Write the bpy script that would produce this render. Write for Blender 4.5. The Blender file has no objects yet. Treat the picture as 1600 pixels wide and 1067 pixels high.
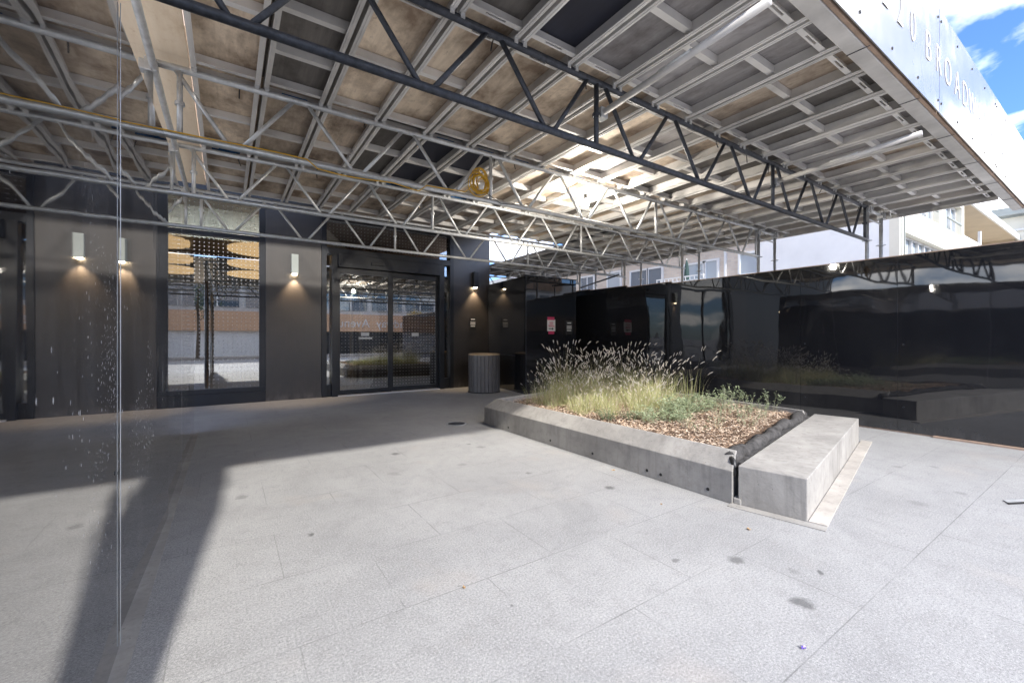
import bpy, math, random
from mathutils import Vector, Matrix, noise
R = math.radians
random.seed(7)
S = bpy.context.scene
COL = S.collection

# ---------------------------------------------------------------- camera
cam = bpy.data.objects.new('camera', bpy.data.cameras.new('camera'))
COL.objects.link(cam)
cam.location = (0, 0, 1.3)
cam.rotation_euler = (R(90), 0, R(-33.8))
cam.data.sensor_width = 36
cam.data.lens = 665 / 1600 * 36
cam.data.shift_y = -6.5 / 1600
cam.data.clip_start = 0.02
cam.data.clip_end = 900
S.camera = cam

# ---------------------------------------------------------------- light
SUN_EL = 38
S.view_settings.view_transform = 'Standard'
S.view_settings.look = 'None'
S.view_settings.gamma = 1
S.view_settings.exposure = 1.8
w = bpy.data.worlds.new('World'); S.world = w; w.use_nodes = True
nt = w.node_tree; nt.nodes.clear()
def wn(t, **k):
    n = nt.nodes.new(t)
    for a, b in k.items(): setattr(n, a, b)
    return n
out = wn('ShaderNodeOutputWorld'); bg = wn('ShaderNodeBackground')
sky = wn('ShaderNodeTexSky', sky_type='NISHITA', sun_disc=False, sun_elevation=R(SUN_EL), sun_rotation=R(185))
sky.air_density = 1.0; sky.dust_density = 0.6; sky.ozone_density = 2.0
tc = wn('ShaderNodeTexCoord'); sep = wn('ShaderNodeSeparateXYZ')
nt.links.new(tc.outputs['Generated'], sep.inputs[0])
mz = wn('ShaderNodeMath', operation='MAXIMUM'); mz.inputs[1].default_value = 0.02
nt.links.new(sep.outputs[2], mz.inputs[0])
az = wn('ShaderNodeMath', operation='ADD'); az.inputs[1].default_value = 0.18
nt.links.new(mz.outputs[0], az.inputs[0])
dx = wn('ShaderNodeMath', operation='DIVIDE'); dy = wn('ShaderNodeMath', operation='DIVIDE')
nt.links.new(sep.outputs[0], dx.inputs[0]); nt.links.new(az.outputs[0], dx.inputs[1])
nt.links.new(sep.outputs[1], dy.inputs[0]); nt.links.new(az.outputs[0], dy.inputs[1])
cmb = wn('ShaderNodeCombineXYZ')
nt.links.new(dx.outputs[0], cmb.inputs[0]); nt.links.new(dy.outputs[0], cmb.inputs[1])
cn = wn('ShaderNodeTexNoise'); cn.inputs['Scale'].default_value = 1.35; cn.inputs['Detail'].default_value = 9
cn.inputs['Roughness'].default_value = 0.52; cn.inputs['Distortion'].default_value = 0.25
nt.links.new(cmb.outputs[0], cn.inputs['Vector'])
cr = wn('ShaderNodeValToRGB'); cr.color_ramp.elements[0].position = 0.475; cr.color_ramp.elements[1].position = 0.62
nt.links.new(cn.outputs[0], cr.inputs[0])
mx = wn('ShaderNodeMix', data_type='RGBA')
nt.links.new(cr.outputs[0], mx.inputs['Factor'])
tint = wn('ShaderNodeMix', data_type='RGBA', blend_type='MULTIPLY'); tint.inputs[0].default_value = 1; tint.inputs[7].default_value = (0.33, 0.46, 0.70, 1)
nt.links.new(sky.outputs[0], tint.inputs[6]); nt.links.new(tint.outputs[2], mx.inputs[6]); mx.inputs[7].default_value = (9.5, 9.35, 9.2, 1)
nt.links.new(mx.outputs[2], bg.inputs[0]); bg.inputs[1].default_value = 0.15
nt.links.new(bg.outputs[0], out.inputs[0])

sd = bpy.data.lights.new('sun', 'SUN'); sd.energy = 2.0; sd.angle = R(1.6); sd.color = (1, 0.95, 0.88)
so = bpy.data.objects.new('sun', sd); COL.objects.link(so)
so.rotation_euler = Vector((0.10 * math.cos(R(SUN_EL)), math.cos(R(SUN_EL)), -math.sin(R(SUN_EL)))).to_track_quat('-Z', 'Y').to_euler()
so.location = (0, -10, 20)
S.cycles.use_denoising = True
S.cycles.max_bounces = 10
S.cycles.diffuse_bounces = 5
S.cycles.glossy_bounces = 6
S.cycles.transparent_max_bounces = 12
S.cycles.caustics_reflective = False
S.cycles.caustics_refractive = False
S.cycles.sample_clamp_indirect = 6

# ---------------------------------------------------------------- materials
class NM:
    """small node helper"""
    def __init__(s, name):
        s.m = bpy.data.materials.new(name); s.m.use_nodes = True
        s.t = s.m.node_tree; s.t.nodes.clear()
        s.out = s.t.nodes.new('ShaderNodeOutputMaterial')
    def n(s, t, ins=None, **k):
        x = s.t.nodes.new(t)
        for a, b in k.items(): setattr(x, a, b)
        for a, b in (ins or {}).items(): s.set(x.inputs[a], b)
        return x
    def set(s, sock, v):
        if isinstance(v, bpy.types.NodeSocket): s.t.links.new(v, sock)
        else: sock.default_value = v
    def math(s, op, a, b=0.0, c=None):
        x = s.t.nodes.new('ShaderNodeMath'); x.operation = op
        s.set(x.inputs[0], a); s.set(x.inputs[1], b)
        if c is not None: s.set(x.inputs[2], c)
        return x.outputs[0]
    def obj(s, scale=(1, 1, 1), loc=(0, 0, 0), gen='Object', rnd=0):
        c = s.n('ShaderNodeTexCoord').outputs[gen]
        if rnd:
            oi = s.n('ShaderNodeObjectInfo')
            v = s.n('ShaderNodeVectorMath', operation='SCALE'); s.set(v.inputs[0], (13.1, 7.7, 3.3)); s.set(v.inputs['Scale'], oi.outputs['Random'])
            a = s.n('ShaderNodeVectorMath', operation='ADD'); s.set(a.inputs[0], c); s.set(a.inputs[1], v.outputs[0]); c = a.outputs[0]
        mp = s.n('ShaderNodeMapping'); s.set(mp.inputs[0], c); s.set(mp.inputs['Location'], loc); s.set(mp.inputs['Scale'], scale)
        return mp.outputs[0]
    def noise(s, vec, scale, detail=4, rough=0.5, dist=0.0):
        return s.n('ShaderNodeTexNoise', {'Vector': vec, 'Scale': scale, 'Detail': detail, 'Roughness': rough, 'Distortion': dist}).outputs[0]
    def ramp(s, fac, stops):
        x = s.n('ShaderNodeValToRGB'); e = x.color_ramp.elements
        while len(e) < len(stops): e.new(0.5)
        for i, (p, c) in enumerate(stops):
            e[i].position = p
            e[i].color = (c, c, c, 1) if isinstance(c, (int, float)) else (*c, 1)
        s.set(x.inputs[0], fac); return x.outputs[0]
    def mix(s, f, a, b, blend='MIX'):
        x = s.n('ShaderNodeMix', data_type='RGBA', blend_type=blend)
        s.set(x.inputs[0], f)
        for i, v in ((6, a), (7, b)): s.set(x.inputs[i], (*v, 1) if isinstance(v, tuple) and len(v) == 3 else v)
        return x.outputs[2]
    def bump(s, h, strength=0.3, dist=0.01, normal=None):
        x = s.n('ShaderNodeBump', {'Height': h, 'Strength': strength, 'Distance': dist})
        if normal: s.set(x.inputs['Normal'], normal)
        return x.outputs[0]
    def bsdf(s, **k):
        x = s.n('ShaderNodeBsdfPrincipled')
        for a, b in k.items():
            a = a.replace('_', ' ')
            s.set(x.inputs[a], (*b, 1) if isinstance(b, tuple) and len(b) == 3 and 'olor' in a else b)
        s.t.links.new(x.outputs[0], s.out.inputs[0]); return x
M = {}
def plain(name, col, rough=0.5, metal=0.0, var=0.25, sc=6.0, bump=0.0, rnd=1, spec=0.5):
    a = NM(name); v = a.obj(rnd=rnd)
    f = a.noise(v, sc, 5, 0.6)
    lo = tuple(c * (1 - var) for c in col); hi = tuple(min(1, c * (1 + var)) for c in col)
    c = a.mix(a.ramp(f, [(0.3, 0.0), (0.7, 1.0)]), lo, hi)
    k = dict(Base_Color=c, Roughness=rough, Metallic=metal)
    if bump: k['Normal'] = a.bump(a.noise(v, sc * 12, 3), bump, 0.004)
    b = a.bsdf(**k); b.inputs['Specular IOR Level'].default_value = spec
    M[name] = a.m; return a.m

plain('galvanised steel', (0.60, 0.61, 0.61), 0.42, 0.45, 0.15, 20, 0.1)
plain('dark steel', (0.055, 0.06, 0.072), 0.5, 0.3, 0.4, 30, 0.2)
plain('aluminium', (0.76, 0.74, 0.71), 0.5, 0.2, 0.12, 2.5, 0.0)
plain('weathered aluminium', (0.62, 0.60, 0.57), 0.6, 0.15, 0.2, 3, 0.0)
plain('black frame metal', (0.018, 0.020, 0.024), 0.32, 0.0, 0.2, 4)
plain('black plastic', (0.02, 0.02, 0.02), 0.4, 0, 0.1)
plain('white paint', (0.78, 0.78, 0.76), 0.5, 0, 0.05)
plain('yellow cable', (0.72, 0.42, 0.03), 0.45, 0, 0.1)
plain('blue paint', (0.02, 0.13, 0.34), 0.5, 0, 0.35, 30)
plain('timber', (0.42, 0.30, 0.22), 0.7, 0, 0.25, 8, 0.3)
plain('grey bin slat', (0.14, 0.135, 0.135), 0.4, 0.2, 0.12, 5)
plain('tan liner', (0.45, 0.33, 0.2), 0.6, 0, 0.2)
plain('fabric black', (0.075, 0.072, 0.07), 0.95, 0, 0.5, 14, 0.6, spec=0.1)
plain('pink print', (0.62, 0.05, 0.14), 0.6, 0, 0.1)
plain('print black', (0.02, 0.02, 0.02), 0.6, 0, 0.05)
plain('leaf yellow', (0.46, 0.30, 0.15), 0.7, 0, 0.3)
plain('purple wrapper', (0.14, 0.08, 0.55), 0.35, 0, 0.2)
plain('stucco grey', (0.80, 0.79, 0.77), 0.9, 0, 0.06, 1.5, 0.2, rnd=0)
plain('stucco cream', (0.70, 0.66, 0.55), 0.9, 0, 0.06, 1.2, 0.2, rnd=0)
plain('stucco tan', (0.60, 0.52, 0.40), 0.9, 0, 0.08, 1.2, 0.2, rnd=0)
plain('roof felt', (0.28, 0.30, 0.28), 0.9, 0, 0.1, 2, rnd=0)
plain('soffit', (0.50, 0.42, 0.36), 0.7, 0, 0.1, 2, rnd=0)
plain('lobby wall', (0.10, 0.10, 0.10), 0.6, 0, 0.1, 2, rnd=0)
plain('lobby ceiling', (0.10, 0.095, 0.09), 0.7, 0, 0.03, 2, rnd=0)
plain('lobby floor', (0.33, 0.32, 0.30), 0.35, 0, 0.15, 2, rnd=0)
plain('mat beige', (0.42, 0.34, 0.24), 0.9, 0, 0.15, 20, rnd=0)
plain('chair black', (0.02, 0.02, 0.022), 0.5, 0, 0.1)
plain('asphalt', (0.36, 0.355, 0.35), 0.85, 0, 0.15, 1.5, 0.4, rnd=0)
plain('orange band', (0.66, 0.42, 0.26), 0.6, 0, 0.05, rnd=0)
plain('bark', (0.10, 0.075, 0.055), 0.9, 0, 0.3, 12, 0.5)
plain('yellow leaves', (0.50, 0.34, 0.05), 0.7, 0, 0.5, 3)
plain('green leaves', (0.06, 0.09, 0.03), 0.7, 0, 0.5, 3)
plain('pale render', (0.62, 0.62, 0.60), 0.8, 0, 0.1, 1, rnd=0)
plain('umbrella cloth', (0.03, 0.06, 0.055), 0.9, 0, 0.2)
plain('plaque face', (0.03, 0.03, 0.03), 0.35)

def emis(name, col, st):
    a = NM(name); e = a.n('ShaderNodeEmission', {'Color': (*col, 1), 'Strength': st}); a.t.links.new(e.outputs[0], a.out.inputs[0]); M[name] = a.m
emis('lamp glow', (1, 0.93, 0.82), 90)
emis('sconce glow', (1, 0.78, 0.5), 14)
emis('orange disc glow', (1, 0.60, 0.30), 0.75)
emis('white strip glow', (1, 0.97, 0.9), 12)

# plywood kinds
def ply(name, base, dark, stain, amt, rough=0.75):
    a = NM(name); v = a.obj(rnd=1)
    g = a.noise(a.obj((1.0, 9, 1), rnd=1), 3.0, 6, 0.65, 0.5)
    g = a.noise(a.obj((9, 0.9, 1), rnd=1), 3.0, 6, 0.65, 0.5)
    c = a.mix(a.ramp(g, [(0.35, 0.0), (0.65, 1.0)]), dark, base)
    s1 = a.noise(a.obj((1.3, .8, 1), rnd=1), 3.0, 7, 0.62, 0.15)
    c = a.mix(a.ramp(s1, [(0.53 - amt * 0.10, 0.0), (0.76 - amt * 0.08, 0.85)]), c, stain)
    s2 = a.noise(a.obj((1.6, .8, 1), rnd=1), 17, 5, 0.7, 0.2)
    c = a.mix(a.ramp(s2, [(0.58, 0.0), (0.72, 0.45)]), c, stain)
    oi = a.n('ShaderNodeObjectInfo')
    val = a.math('MULTIPLY_ADD', oi.outputs['Random'], 0.5, 0.78)
    hs = a.n('ShaderNodeHueSaturation', {'Value': val, 'Color': c})
    a.bsdf(Base_Color=hs.outputs[0], Roughness=rough, Normal=a.bump(g, 0.2, 0.003))
    M[name] = a.m
ply('tan plywood', (0.80, 0.67, 0.52), (0.66, 0.54, 0.41), (0.17, 0.11, 0.07), 1.25)
ply('brown plywood', (0.60, 0.49, 0.38), (0.45, 0.37, 0.29), (0.09, 0.06, 0.042), 1.3)
ply('grey plywood', (0.46, 0.44, 0.43), (0.36, 0.34, 0.335), (0.14, 0.12, 0.115), 1.0)
ply('dark plywood', (0.17, 0.155, 0.14), (0.12, 0.11, 0.10), (0.05, 0.045, 0.04), 0.4)
ply('navy board', (0.022, 0.024, 0.038), (0.018, 0.02, 0.032), (0.03, 0.03, 0.04), 0.2, 0.45)
ply('new plywood', (0.90, 0.76, 0.58), (0.85, 0.70, 0.52), (0.60, 0.42, 0.24), -0.6)

# concrete (planter, bench)
def concrete(name, col):
    a = NM(name); v = a.obj()
    n1 = a.noise(v, 1.7, 7, 0.62, 0.4); n2 = a.noise(v, 9, 6, 0.7); n3 = a.noise(v, 60, 3, 0.6)
    c = a.mix(a.ramp(n1, [(0.32, 0.0), (0.68, 1.0)]), tuple(k * 0.72 for k in col), tuple(k * 1.15 for k in col))
    c = a.mix(a.ramp(n2, [(0.3, 0.35), (0.52, 0.0)]), c, tuple(k * 0.4 for k in col))
    st = a.noise(a.obj((6, 6, 0.5)), 3.0, 4, 0.6)
    c = a.mix(a.ramp(st, [(0.52, 0.0), (0.68, 0.35)]), c, tuple(k * 0.5 for k in col))
    vo = a.n('ShaderNodeTexVoronoi', {'Vector': v, 'Scale': 26.0, 'Randomness': 1.0})
    pit = a.math('MULTIPLY', a.ramp(vo.outputs['Distance'], [(0.06, 1.0), (0.13, 0.0)]), a.ramp(n2, [(0.5, 0.0), (0.6, 1.0)]))
    c = a.mix(pit, c, (0.04, 0.04, 0.038))
    h = a.math('SUBTRACT', a.math('ADD', n3, n2), a.math('MULTIPLY', pit, 2.0))
    a.bsdf(Base_Color=c, Roughness=0.85, Normal=a.bump(h, 0.35, 0.006)); M[name] = a.m
concrete('cast concrete', (0.35, 0.335, 0.31))
concrete('pale kerb concrete', (0.46, 0.425, 0.38))

# paving slabs
a = NM('paving'); P = a.n('ShaderNodeTexCoord').outputs['Object']
mp = a.n('ShaderNodeMapping', {0: P}); mp.inputs['Location'].default_value = (-2.085 + 0.9144 * 8, -0.765 + 0.61 * 8, 0)
br = a.n('ShaderNodeTexBrick', {'Vector': mp.outputs[0], 'Scale': 1.0, 'Mortar Size': 0.0032, 'Mortar Smooth': 0.3, 'Bias': 0.0, 'Brick Width': 0.9144, 'Row Height': 0.61,
        'Color1': (0.0, 0, 0, 1), 'Color2': (1, 1, 1, 1)}, offset=0.5)
sp = a.math('MULTIPLY_ADD', a.noise(P, 95, 2, 0.8), 0.45, a.math('MULTIPLY', a.noise(P, 300, 2, 0.8), 0.55)); big = a.noise(P, 0.55, 6, 0.62); mid = a.noise(P, 4.5, 6, 0.7)
c = a.mix(a.ramp(big, [(0.3, 0.0), (0.7, 1.0)]), (0.27, 0.27, 0.27), (0.335, 0.335, 0.33))
c = a.mix(a.math('MULTIPLY', br.outputs['Color'], 0.30), c, (0.25, 0.25, 0.25))
c = a.mix(a.ramp(a.noise(P, 1.1, 7, 0.7, 0.6), [(0.40, 0.0), (0.62, 0.5)]), c, (0.40, 0.40, 0.395))
c = a.mix(a.ramp(a.noise(P, 7.5, 6, 0.75), [(0.5, 0.0), (0.72, 0.45)]), c, (0.19, 0.188, 0.185))
c = a.mix(a.ramp(sp, [(0.38, 0.75), (0.49, 0.0)]), c, (0.10, 0.10, 0.105))
c = a.mix(a.ramp(sp, [(0.53, 0.0), (0.62, 0.6)]), c, (0.60, 0.59, 0.57))
c = a.mix(a.ramp(mid, [(0.56, 0.0), (0.74, 0.35)]), c, (0.24, 0.235, 0.23))
c = a.mix(a.ramp(a.noise(P, 1.5, 3, 0.5), [(0.60, 0.0), (0.76, 0.22)]), c, (0.45, 0.37, 0.30))
spots = None
wob = a.n('ShaderNodeVectorMath', operation='SCALE'); nz = a.n('ShaderNodeTexNoise', {'Vector': P, 'Scale': 22.0, 'Detail': 5.0})
a.set(wob.inputs[0], nz.outputs['Color']); wob.inputs['Scale'].default_value = 0.07
pw = a.n('ShaderNodeVectorMath', operation='ADD'); a.set(pw.inputs[0], P); a.set(pw.inputs[1], wob.outputs[0])
for (x, y, r, k) in [(2.47, 1.34, .05, .75), (2.34, .94, .055, .85), (2.73, 1.01, .02, .9), (2.17, 1.53, .02, .7), (5.09, .87, .05, .4), (.46, 3.07, .022, .95),
                     (2.75, 2.59, .05, .85), (1.56, 4.67, .055, .85), (1.01, 2.0, .012, .5), (2.4, 3.3, .03, .6), (2.0, 3.9, .05, .35), (2.5, 4.4, .06, .45), (4.5, 1.0, .07, .3),
                     (1.15, 1.72, .013, .8), (2.62, 1.1, .03, .35), (1.32, 4.0, .06, .3), (2.45, 4.6, .035, .7), (5.6, 1.4, .05, .4), (5.9, 1.2, .04, .4), (0.1, 4.1, .05, .5)]:
    d = a.n('ShaderNodeVectorMath', operation='DISTANCE'); a.set(d.inputs[0], pw.outputs[0]); d.inputs[1].default_value = (x + .035, y + .035, 0.035)
    m = a.math('MULTIPLY', a.ramp(d.outputs['Value'], [(r * .5, 1.0), (r * 1.15, 0.0)]), k * .8)
    spots = m if spots is None else a.math('MAXIMUM', spots, m)
c = a.mix(spots, c, (0.06, 0.06, 0.06))
jf = a.math('MULTIPLY', br.outputs['Fac'], a.ramp(a.noise(P, 2.3, 3), [(0.36, 0.05), (0.62, 0.6)]))
c = a.mix(jf, c, (0.10, 0.10, 0.10))
h = a.math('SUBTRACT', sp, a.math('MULTIPLY', br.outputs['Fac'], 1.2))
a.bsdf(Base_Color=c, Roughness=0.7, Normal=a.bump(h, 0.25, 0.002)); M['paving'] = a.m

# glossy black hoarding panels, wavy like real thin sheet
def gloss(name, dust, wave=1.0, ior=1.6, base=(0.012, 0.0125, 0.015)):
    a = NM(name); P = a.n('ShaderNodeTexCoord').outputs['Object']
    w1 = a.noise(a.obj((1, 0.9, 0.35)), 1.1, 1, 0.4); w2 = a.noise(a.obj((1, 1.6, 0.9)), 2.2, 1.5, 0.4)
    nr = a.bump(a.math('MULTIPLY_ADD', w2, 0.16 if dust else 0.05, w1), 1.0, 0.035 * wave)
    b = a.bsdf(Base_Color=base, Roughness=0.025, IOR=ior, Normal=nr)
    if dust:
        b.inputs['Coat Weight'].default_value = 1; b.inputs['Coat IOR'].default_value = 3.6; b.inputs['Coat Roughness'].default_value = 0.02; a.set(b.inputs['Coat Normal'], nr)
    if dust:
        pts = None
        for sc, r0, dens in ((20, .15, .44), (45, .2, .42), (90, .24, .47)):
            vo = a.n('ShaderNodeTexVoronoi', {'Vector': a.obj((1, 0.9, 0.55)), 'Scale': float(sc), 'Randomness': 1.0})
            dn = a.noise(P, 1.9, 3, 0.6)
            k = a.math('MULTIPLY', a.ramp(vo.outputs['Distance'], [(r0 * .5, 1.0), (r0, 0.0)]), a.ramp(dn, [(dens, 0.0), (dens + .1, 1.0)]))
            sel = a.n('ShaderNodeSeparateColor', {0: vo.outputs['Color']}).outputs[0]
            k = a.math('MULTIPLY', k, a.math('GREATER_THAN', sel, 0.45))
            pts = k if pts is None else a.math('MAXIMUM', pts, k)
        sz = a.n('ShaderNodeSeparateXYZ', {0: P}).outputs[2]; sy = a.n('ShaderNodeSeparateXYZ', {0: P}).outputs[1]
        pts = a.math('MULTIPLY', pts, a.ramp(sz, [(0.02, 0.0), (0.3, 0.5), (0.45, 1.0), (0.62, 0.55), (0.95, 0.12)]) if False else a.ramp(a.math('MULTIPLY', sz, 0.4), [(0.12, 0.02), (0.26, 0.9), (0.5, 0.7), (0.72, 0.25), (0.95, 0.12)]))
        pts = a.math('MULTIPLY', pts, a.ramp(a.math('MULTIPLY', sy, 0.2), [(0.2, 1.0), (0.62, 0.35), (1.0, 0.05)]))
        haze = a.math('MULTIPLY', a.ramp(a.noise(a.obj((1, 1, .25)), 3.2, 6, 0.7), [(0.42, 0.0), (0.8, 1.0)]), 0.05)
        f = a.math('MAXIMUM', a.math('MULTIPLY', pts, dust), haze)
        df = a.n('ShaderNodeBsdfDiffuse', {'Color': (0.75, 0.77, 0.80, 1)})
        ms = a.n('ShaderNodeMixShader'); a.set(ms.inputs[0], f); a.set(ms.inputs[1], b.outputs[0]); a.set(ms.inputs[2], df.outputs[0])
        a.t.links.new(ms.outputs[0], a.out.inputs[0])
    else:
        P2 = a.n('ShaderNodeSeparateXYZ', {0: P}).outputs[2]
        gr = a.math('MULTIPLY', a.ramp(a.noise(a.obj((1, 1, .3)), 4.0, 7, 0.72), [(0.45, 0.15), (0.75, 1.0)]), a.ramp(P2, [(0.0, 0.20), (0.18, 0.05), (1.0, 0.015)]))
        df = a.n('ShaderNodeBsdfDiffuse', {'Color': (0.30, 0.30, 0.30, 1)})
        ms = a.n('ShaderNodeMixShader'); a.set(ms.inputs[0], gr); a.set(ms.inputs[1], b.outputs[0]); a.set(ms.inputs[2], df.outputs[0])
        a.t.links.new(ms.outputs[0], a.out.inputs[0])
    M[name] = a.m
gloss('dusty black gloss', 0.65, 0.16, 2.8)
gloss('black gloss', 0.0, 0.55, 1.75)

# brushed dark metal of the facade piers: vertical micro grooves
a = NM('brushed brown metal'); P = a.obj((1, 1, 1))
g = a.noise(a.obj((8, 8, 420)), 1.0, 3, 0.6); bl = a.noise(P, 2.2, 6, 0.65)
c = a.mix(a.ramp(bl, [(0.3, 0.0), (0.75, 1.0)]), (0.013, 0.011, 0.010), (0.030, 0.024, 0.020))
zz = a.n('ShaderNodeSeparateXYZ', {0: a.n('ShaderNodeNewGeometry').outputs['Position']}).outputs[2]
c = a.mix(a.math('MULTIPLY', a.ramp(zz, [(0.0, 0.55), (0.14, 0.12), (0.5, 0.0)]), a.ramp(a.noise(a.obj((1, 1, .4)), 9, 6, 0.7), [(0.35, 0.0), (0.65, 1.0)])), c, (0.22, 0.20, 0.18))
c = a.mix(a.ramp(a.noise(a.obj((12, 12, .5)), 2.0, 5, 0.7), [(0.52, 0.0), (0.75, 0.25)]), c, (0.055, 0.047, 0.042))
a.bsdf(Base_Color=c, Roughness=0.40, Metallic=0.0, Normal=a.bump(g, 0.25, 0.002), IOR=1.75); M['brushed brown metal'] = a.m

# mirror-bright fascia boards
a = NM('polished fascia'); P = a.obj()
a.bsdf(Base_Color=(0.50, 0.48, 0.45), Roughness=0.17, Metallic=0.5, Normal=a.bump(a.noise(a.obj((1, 1, 1)), 1.6, 2), 0.6, 0.03)); M['polished fascia'] = a.m

# glass
def glass(name, dots=0, ior=3.5, tint=(0.66, 0.70, 0.70)):
    a = NM(name); P = a.n('ShaderNodeTexCoord').outputs['Object']
    tr = a.n('ShaderNodeBsdfTransparent', {'Color': (*tint, 1)})
    gl = a.n('ShaderNodeBsdfGlossy', {'Color': (1, 1, 1, 1), 'Roughness': 0.0})
    fr = a.n('ShaderNodeFresnel', {'IOR': ior})
    ms = a.n('ShaderNodeMixShader'); a.set(ms.inputs[0], fr.outputs[0]); a.set(ms.inputs[1], tr.outputs[0]); a.set(ms.inputs[2], gl.outputs[0])
    last = ms.outputs[0]
    if dots:
        s = a.n('ShaderNodeSeparateXYZ', {0: P}); k = 1 / dots
        fx = a.math('SUBTRACT', a.math('FRACT', a.math('MULTIPLY', a.math('ADD', s.outputs[0], 20.0), k)), 0.5)
        fz = a.math('SUBTRACT', a.math('FRACT', a.math('MULTIPLY', s.outputs[2], k)), 0.5)
        d = a.math('SQRT', a.math('ADD', a.math('MULTIPLY', fx, fx), a.math('MULTIPLY', fz, fz)))
        m = a.math('LESS_THAN', d, 0.12)
        df = a.n('ShaderNodeBsdfDiffuse', {'Color': (0.75, 0.75, 0.75, 1)})
        m2 = a.n('ShaderNodeMixShader'); a.set(m2.inputs[0], a.math('MULTIPLY', m, 0.45)); a.set(m2.inputs[1], last); a.set(m2.inputs[2], df.outputs[0]); last = m2.outputs[0]
    a.t.links.new(last, a.out.inputs[0]); M[name] = a.m
glass('dotted glass', 0.075)
glass('clear glass', 0)
a = NM('window dark glass'); a.bsdf(Base_Color=(0.10, 0.14, 0.18), Roughness=0.03, IOR=2.2); M['window dark glass'] = a.m
a = NM('window bright glass'); a.bsdf(Base_Color=(0.42, 0.48, 0.52), Roughness=0.04, IOR=2.2); M['window bright glass'] = a.m

# brick
a = NM('pale brick'); P = a.n('ShaderNodeTexCoord').outputs['Object']
sx = a.n('ShaderNodeSeparateXYZ', {0: P}); cb = a.n('ShaderNodeCombineXYZ'); a.set(cb.inputs[0], a.math('ADD', sx.outputs[1], sx.outputs[0])); a.set(cb.inputs[1], sx.outputs[2])
br = a.n('ShaderNodeTexBrick', {'Vector': cb.outputs[0], 'Scale': 1.0, 'Mortar Size': 0.008, 'Brick Width': 0.23, 'Row Height': 0.075, 'Color1': (0.66, 0.55, 0.45, 1), 'Color2': (0.74, 0.64, 0.53, 1), 'Mortar': (0.62, 0.58, 0.52, 1)})
a.bsdf(Base_Color=br.outputs['Color'], Roughness=0.85); M['pale brick'] = a.m

# plants
def plant(name, c1, c2, sc=5):
    a = NM(name); f = a.noise(a.obj(rnd=1), sc, 4, 0.6)
    c = a.mix(a.ramp(f, [(0.35, 0.0), (0.65, 1.0)]), c1, c2)
    b = a.bsdf(Base_Color=c, Roughness=0.6)
    tl = a.n('ShaderNodeBsdfTranslucent', {'Color': c}); ms = a.n('ShaderNodeMixShader'); ms.inputs[0].default_value = 0.25
    a.set(ms.inputs[1], b.outputs[0]); a.set(ms.inputs[2], tl.outputs[0]); a.t.links.new(ms.outputs[0], a.out.inputs[0]); M[name] = a.m
plant('grass blade green', (0.30, 0.36, 0.12), (0.54, 0.55, 0.26), 9)
plant('grass blade straw', (0.52, 0.47, 0.28), (0.72, 0.66, 0.46), 9)
plant('seed head', (0.74, 0.68, 0.61), (0.88, 0.85, 0.80), 20)
plant('sage leaf', (0.22, 0.28, 0.15), (0.44, 0.50, 0.33), 12)
plant('dark leaf', (0.06, 0.10, 0.05), (0.13, 0.19, 0.09), 12)
plant('pale stem', (0.42, 0.45, 0.28), (0.55, 0.54, 0.38), 12)
plain('chip brown', (0.26, 0.17, 0.11), 0.9, 0, 0.5, 40)
plain('chip tan', (0.50, 0.36, 0.25), 0.9, 0, 0.4, 40)
plain('chip straw', (0.68, 0.55, 0.42), 0.9, 0, 0.3, 40)
plain('soil', (0.11, 0.07, 0.045), 0.95, 0, 0.4, 25, 0.8)

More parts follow.
